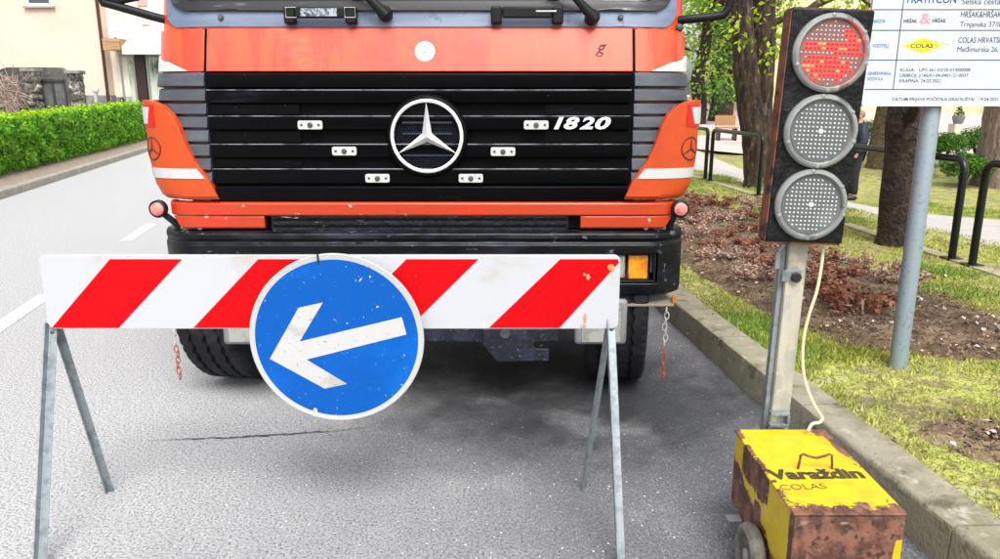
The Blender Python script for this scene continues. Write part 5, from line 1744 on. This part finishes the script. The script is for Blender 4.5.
def sub_skel(name, keys, edges, grow, mat, over=None):
    rr2 = [(rad_[k] + grow) * hs_ if not over or k not in over else over[k] * hs_ for k in keys]
    return skinned(name, [J[k] for k in keys], [(keys.index(a), keys.index(b)) for a, b in edges], rr2, mat, person)
sub_skel('jacket', ['pel', 'spi', 'che', 'nek', 'shl', 'ell', 'wrl', 'shr', 'elr', 'wrr'], [('pel', 'spi'), ('spi', 'che'), ('che', 'nek'), ('che', 'shl'), ('shl', 'ell'), ('ell', 'wrl'), ('che', 'shr'), ('shr', 'elr'), ('elr', 'wrr')], .045,
         M('navy_padded_jacket', S('10172a'), .6, layers=[(S('1b2740'), 9, .45, .6, (.3, .3, 4))], bump=.6, bscale=14, bstretch=(.3, .3, 3)))
sub_skel('trousers', ['pel', 'hil', 'knl', 'anl', 'hir', 'knr', 'anr'], [('pel', 'hil'), ('hil', 'knl'), ('knl', 'anl'), ('pel', 'hir'), ('hir', 'knr'), ('knr', 'anr')], .02, M('black_trousers', S('14161d'), .8))
mb = MB()
for k, a in (('l', 'anl'), ('r', 'anr')):
    t, q = Vector(J['to' + k]), Vector(J[a])
    mb.ball(((t.x + q.x) / 2 - .02, t.y, .05), .075, 12, 8, (2.0, .75, .72))
sh_ = MB(); sh_.v, sh_.f = [tuple(Vector(v) + Vector(person.location)) for v in mb.v], mb.f
sh_.build('shoes', M('black_shoes', (.012, .012, .013), .4), person, smooth=True)
hd = Vector(J['hea'])
mb = MB()
mb.ball(tuple(hd + Vector(person.location) + Vector((.035, 0, .05))), .09, 16, 10, (.95, .98, .9))
mb.build('hair', M('cropped_grey_hair', S('94786a'), .8, layers=[(S('5e5048'), 60, .5, .6)]), person, smooth=True)
mb = MB()
mb.ball(tuple(hd + Vector(person.location) + Vector((-.105, 0, .012))), .018, 8, 6, (1.2, .8, 1.3))
for s_ in (-1, 1): mb.ball(tuple(hd + Vector(person.location) + Vector((.01, s_ * .086, .01))), .026, 8, 6, (.8, .4, 1.2))
mb.build('face_features', m_skin, person, smooth=True)

# ================================================================== BUILDINGS AND WALLS
m_pinkwall = M('peach_render', S('d8c2b2'), .9, layers=[(S('d2bbab'), .5, .42, .68, (1, 1, 1.5)), (S('dcc8ba'), 3, .5, .7)], bump=.06, bscale=40)
m_creamwall = M('cream_render', S('e6e0d0'), .9, layers=[(S('dcd2be'), .9, .4, .65)], bump=.1)
m_plinth = M('grey_plinth', S('7a747c'), .85, layers=[(S('8d868c'), 5, .45, .6)])
m_pipe = M('brown_downpipe', S('3f2620'), .45)
m_winframe = M('white_window_frame', (.75, .75, .74), .5)
m_winglass = M('window_glass', (.05, .06, .07), .06, spec=.8)
m_rooftile = M('brown_roof_tiles', S('7d4a38'), .85, layers=[(S('5e3a30'), 8, .45, .6)])
YW = 28.0
xc = At(111, 100, YW).x
pb1 = thing('house', 'peach rendered house with a brown downpipe behind the stone wall', 'house', (xc - 6, YW, 0))
mb = MB().box(xc - 15, xc, YW, YW + 12, 1.662, 8.2)
mb.build('wall', m_pinkwall, pb1)
MB().box(xc - 15.03, xc + .03, YW - .04, YW + 12, -.5, 1.66).build('plinth', m_plinth, pb1)
mb = MB().prism([(xc - 15.4, YW - .5, 8.2), (xc - 15.4, YW + 12.5, 8.2), (xc - 15.4, YW + 6, 11.5)], (15.8, 0, 0))
mb.build('roof', m_rooftile, pb1)
dp0 = At(111, 104, YW - .08)
MB().tube([(xc - .06, YW - .07, .2), (xc - .06, YW - .07, 8.1)], .055, 10).build('downpipe', m_pipe, pb1, smooth=True)
MB().tube([(xc + .30, YW + .25, .1), (xc + .30, YW + .25, 1.55)], .09, 10).build('pipe_guard', M('dark_pipe_guard', S('33302f'), .6), pb1, smooth=True)
for wx in (At(39, 0, YW).x, At(-35, 0, YW).x):
    zb_ = At(39, 6.5, YW).z
    w_ = MB()
    w_.box(wx - .46, wx + .46, YW - .03, YW + .02, zb_, zb_ + .1)
    w_.box(wx - .46, wx - .36, YW - .03, YW + .02, zb_ + .101, zb_ + 1.3)
    w_.box(wx + .36, wx + .46, YW - .03, YW + .02, zb_ + .101, zb_ + 1.3)
    w_.box(wx - .46, wx + .46, YW - .03, YW + .02, zb_ + 1.301, zb_ + 1.4)
    wo = w_.build('window', m_winframe, pb1)
    MB().box(wx - .36, wx + .36, YW - .012, YW - .004, zb_ + .1, zb_ + 1.3).build('pane', m_winglass, wo)
    MB().box(wx - .55, wx + .55, YW - .12, YW - .031, zb_ - .06, zb_ - .002).build('sill', M('window_sill', S('9a9490'), .7), wo)
MB().tube([At(386 / 3.994, 60 + 120 / 3.994, 27.6) * 1, At(386 / 3.994, 60 + 180 / 3.994, 27.6)], .05, 8).build('drain_stub', m_white, pb1)

# shop house set back along the street
sx, sy = xc + .05, YW + .35
pb2 = thing('shop_building', 'cream shop building with awning and brown glass doors', 'building', (sx + 2, sy, 0))
def Bp(px, py, y=sy): return At(px, py, y)
zd = Bp(130, 55).z
xa_, xb_ = sx - .4, sx + 9
z_lint = Bp(130, 53).z
xd0, xd1 = Bp(122, 80).x, Bp(150, 80).x
MB().box(xa_, xb_, sy, sy + 10, 1.6, 8.6).build('wall', m_creamwall, pb2)
MB().box(xa_ - .02, xb_ + .02, sy - .03, sy + 10, -.3, 1.598).build('plinth', m_plinth, pb2)
MB().box(xa_ + .62, xa_ + .98, sy - .10, sy - .002, 1.62, 8.5).build('pilaster', m_creamwall, pb2)
MB().prism([(xa_ - .3, sy - .1, 8.6), (xa_ - .3, sy + 10.4, 8.6), (xa_ - .3, sy + 5, 11.5)], (10, 0, 0)).build('roof', m_rooftile, pb2)
xm = lerp(xd0, xd1, .62)
for (x0_, x1_) in ((xd0 + .03, xm - .06), (xm + .35, xd1 + .85)):
    d = MB()
    d.box(x0_, x0_ + .08, sy - .12, sy - .034, .05, z_lint - .05)
    d.box(x1_ - .08, x1_, sy - .12, sy - .034, .05, z_lint - .05)
    d.box(x0_ + .081, x1_ - .081, sy - .12, sy - .034, z_lint - .15, z_lint - .05)
    d.box(x0_ + .081, x1_ - .081, sy - .12, sy - .034, .05, .2)
    do = d.build('shop_window', M('silver_frame', S('9da09a'), .4, .4), pb2)
    MB().box(x0_ + .081, x1_ - .081, sy - .08, sy - .06, .2, z_lint - .15).build('pane', M('shop_glass', S('8f9a88'), .12, layers=[(S('c9cfc0'), 1.2, .42, .56, (1, 1, .3)), (S('4a544c'), 2.4, .56, .66, (1, 1, .4))]), do)  # pale and dark reflections painted into the pane colour
MB().box(xm - .03, xm + .32, sy - .16, sy - .034, .0, z_lint - .02).build('door', M('dark_brown_door', S('33241e'), .5), pb2)
za = Bp(130, 42).z
mb = MB().prism([(xd0 + .5, sy - .02, za + .2), (xd0 + .5, sy - .8, z_lint + .16), (xd0 + .5, sy - .8, z_lint - .10), (xd0 + .5, sy - .77, z_lint - .10), (xd0 + .5, sy - .75, z_lint + .10), (xd0 + .5, sy - .02, za + .12)], (1.9, 0, 0))
mb.build('awning', M('white_awning', (.55, .55, .56), .7), pb2)
MB().box(xd0 - .1, xd0 + .48, sy - .9, sy - .02, z_lint + .05, za + .05).build('shutter_box', M('tan_shutter', S('b3906a'), .7, layers=[(S('8f6f50'), 10, .5, .55, (.1, .1, 3))]), pb2)
MB().box(Bp(141, 12).x, Bp(148, 12).x, sy - .06, sy - .01, Bp(141, 25).z, Bp(141, 17).z).build('wall_sign', M('pale_wall_sign', S('bdbdb4'), .6), pb2)
MB().box(Bp(137, 0).x, Bp(147, 0).x, sy - .05, sy - .01, Bp(137, 6).z, Bp(137, 6).z + 1.3).build('window', M('pink_curtain_glass', S('c79a98'), .2), pb2)
MB().lathe(Bp(116, 41, sy - .05), (0, -1, 0), [(.12, 0), (.12, .05), (0, .05)], 16).build('round_bracket', M('cream_iron', S('a89a80'), .6), pb2)
# red and white bottle-shaped advert by the door is only a blurred shape: a small red stand
st_ = thing('shop_stand', 'small red and white stand beside the shop door', 'stand', (Bp(128, 92, 30).x, 30, 0))
bx_ = Bp(128, 92, 30)
MB().lathe((bx_.x, 30, .1), (0, 0, 1), [(.22, 0), (.26, .3), (.26, .75), (.2, .9), (0, .92)], 20).build('red_body', M('red_plastic', S('b8302c'), .4), st_, smooth=True)
MB().ball((bx_.x + .02, 30, 1.5), .33, 16, 10, (1, .6, .8)).build('white_top', M('grey_white_plastic', S('b5b8b4'), .5, layers=[(S('6d7a70'), 6, .5, .6)]), st_, smooth=True)

# stone wall fragments with the dark gate
m_stone = M('rubble_stone', S('75716a'), .95, layers=[(S('4a4844'), 3.5, .42, .56), (S('99958d'), 5, .54, .62), (S('d0ccc2'), 5, .60, .66), (S('2b2926'), 9, .6, .68)], bump=1.4, bscale=9)
YG = 22.5
def stone_block(x0, x1, z0, z1, y, d, seed):
    """rubble masonry: individual rounded stones packed on a core"""
    rs = random.Random(seed)
    mb = MB().box(x0 + .03, x1 - .03, y + .03, y + d - .03, z0, z1 - .03)
    z = z0
    while z < z1 - .05:
        hh2 = rs.uniform(.17, .32)
        x = x0
        while x < x1 - .04:
            w = min(rs.uniform(.2, .42), x1 - x)
            mb.ball((x + w / 2, y + .05, min(z + hh2 / 2, z1 - .06)), 1, 8, 6, (w * .52, .08, hh2 * .54))
            x += w
        for sy_ in (0, 1):
            xx = x0 + .04 if not sy_ else x1 - .04
            mb.ball((xx, y + d / 2, min(z + hh2 / 2, z1 - .06)), 1, 8, 6, (.07, d * .45, hh2 * .54))
        z += hh2
    return mb
gw = thing('stone_wall', 'low grey rubble stone wall with two pillars behind the hedge', 'wall', (At(40, 110, YG).x, YG, 0))
for (pa, pb_2, pt_, sd) in ((22, 41, 72, 1), (66, 84, 74, 2)):
    x0_, x1_ = At(pa, 90, YG).x, At(pb_2, 90, YG).x
    stone_block(x0_ + .06, x1_ - .12, 0, At(30, pt_, YG).z, YG, .35, sd).build('pillar', m_stone, gw, smooth=True)
    MB().box(x0_ + .02, x1_ - .08, YG - .05, YG + .38, At(30, pt_, YG).z, At(30, pt_, YG).z + .1).build('cap_stone', M('cap_concrete', S('85827a'), .9, layers=[(S('5e5b55'), 6, .5, .6)]), gw, bevel=.02)
x0_, x1_ = At(-60, 90, YG).x, At(22, 90, YG).x
stone_block(x0_, x1_, 0, At(10, 108, YG).z, YG + .1, .4, 5).build('wall_base', m_stone, gw, smooth=True)
MB().box(x0_, x1_, YG + .02, YG + .58, At(10, 107.5, YG).z, At(10, 104, YG).z).build('wall_coping', M('coping_stone', S('8d8876'), .9), gw, bevel=.01)
# dark arched slab behind
mb = MB()
yy_ = YG + 2.2
prof = [(-6, 110), (-4, 71), (6, 67.5), (58, 67.5), (68, 73), (69, 110)]
ds = thing('weathered_slab', 'dark weathered stone back wall between the pillars', 'wall', (At(30, 100, yy_).x, yy_, 0))
pts = [At(px, py, yy_) for px, py in prof]
pts[0].z = 0; pts[-1].z = 0
MB().prism(pts, (0, .3, 0)).build('slab', M('dark_slab', S('5a5853'), .95, layers=[(S('3f3e3b'), 2.5, .42, .6), (S('77746c'), 4, .58, .68)], bump=.6, bscale=8), ds)
gt = thing('gate', 'dark grey metal gate between the two stone pillars', 'gate', (At(53, 100, YG + .4).x, YG + .4, 0))
x0_, x1_ = At(42, 90, YG + .4).x, At(66, 90, YG + .4).x
zt_ = At(50, 79, YG + .4).z
MB().box(x0_, x1_, YG + .38, YG + .41, .1, zt_).build('gate_sheet', M('grey_gate_sheet', S('4b4d4e'), .7, layers=[(S('5f615f'), 3, .45, .6)]), gt)
mb = MB()
for f in (0, .5, 1): mb.box(lerp(x0_, x1_, f) - .03, lerp(x0_, x1_, f) + .03, YG + .35, YG + .378, .1, zt_)
for zz_ in (.3, 1.0, zt_ - .05): mb.box(x0_, x1_, YG + .33, YG + .349, zz_ - .03, zz_ + .03)
mb.build('gate_frame', M('dark_gate_frame', S('2f3232'), .6), gt)
# bare climbing shrub left of the pillar
cl = thing('bare_shrub', 'tangle of bare pale twigs left of the stone pillar', 'shrub', (At(8, 100, YG - .3).x, YG - .3, .15))
mb = MB()
rs = random.Random(4)
for k in range(90):
    a = At(rs.uniform(0, 19), rs.uniform(80, 104), YG - .3 + rs.uniform(-.3, .25))
    d = Vector((rs.gauss(0, .3), rs.gauss(0, .15), rs.gauss(-.05, .3)))
    mb.tube([a, a + d * .5 + Vector((0, 0, .06)), a + d], [.014, .011, .006], 4)
for k in range(6):
    a = At(4 + 3 * k, 108, YG - .3); a.z = .14
    mb.tube([a, At(6 + 2 * k, 95, YG - .3), At(5 + 2.5 * k, 76, YG - .3)], [.03, .022, .012], 5)
mb.build('twigs', m_twig, cl)
ly = thing('gatepost', 'slim white post beside the downpipe', 'post', (At(97, 100, 27).x, 27, 0))
MB().box(At(96, 100, 27).x - .04, At(96, 100, 27).x + .06, 26.95, 27.05, 0, At(96, 92, 27).z).build('shaft', m_white, ly)
MB().box(At(96, 100, 27).x - .1, At(96, 100, 27).x + .12, 26.93, 27.07, At(96, 92, 27).z, At(96, 90, 27).z).build('post_cap', m_white, ly)

# yellow building across the plaza
m_yellow = M('pale_yellow_render', S('ddd0a8'), .9, layers=[(S('d5c594'), .8, .4, .6)], bump=.1)
yb_ = 40
pb3 = thing('yellow_building', 'long pale yellow building across the plaza behind the trees', 'building', (20, yb_, 0))
x0_ = At(757, 60, yb_).x
MB().box(x0_, 45, yb_, yb_ + 12, -1, 8.5).build('wall', m_yellow, pb3)
MB().prism([(x0_ - .4, yb_ - .5, 8.5), (x0_ - .4, yb_ + 12.5, 8.5), (x0_ - .4, yb_ + 6, 12)], (45 - x0_ + .8, 0, 0)).build('roof', m_rooftile, pb3)
MB().box(At(985, 110, yb_).x, 44, yb_ - 1.4, yb_ - .02, -1, At(990, 98, yb_).z).build('annex', M('deeper_yellow_render', S('d9bf80'), .9), pb3)
for k in range(7):
    wx = x0_ + 3 + k * 4.2
    w_ = MB()
    w_.box(wx - .6, wx - .5, yb_ - .04, yb_ + .0, 3.6, 5.4); w_.box(wx + .5, wx + .6, yb_ - .04, yb_ + .0, 3.6, 5.4)
    w_.box(wx - .499, wx + .499, yb_ - .04, yb_ + .0, 3.6, 3.7); w_.box(wx - .499, wx + .499, yb_ - .04, yb_ + .0, 5.3, 5.4)
    wo = w_.build('window', m_winframe, pb3)
    MB().box(wx - .499, wx + .499, yb_ - .02, yb_ - .005, 3.7, 5.3).build('pane', m_winglass, wo)
# bench on the plaza edge
bn = At(727, 124, 26)
bn.z = gz(bn.x, bn.y)
be = thing('bench', 'small wooden bench on the plaza behind the forked trunk', 'bench', bn)
mw = M('bench_wood', S('9a7350'), .7)
MB().box(bn.x - .35, bn.x + .35, bn.y - .2, bn.y + .2, bn.z + .42, bn.z + .47).build('seat', mw, be)
MB().box(bn.x - .35, bn.x + .35, bn.y + .21, bn.y + .25, bn.z + .5, bn.z + .85).build('backrest', mw, be)
for sx_ in (-.28, .28): MB().box(bn.x + sx_ - .03, bn.x + sx_ + .03, bn.y - .18, bn.y + .20, bn.z, bn.z + .418).build('leg', m_rail, be)
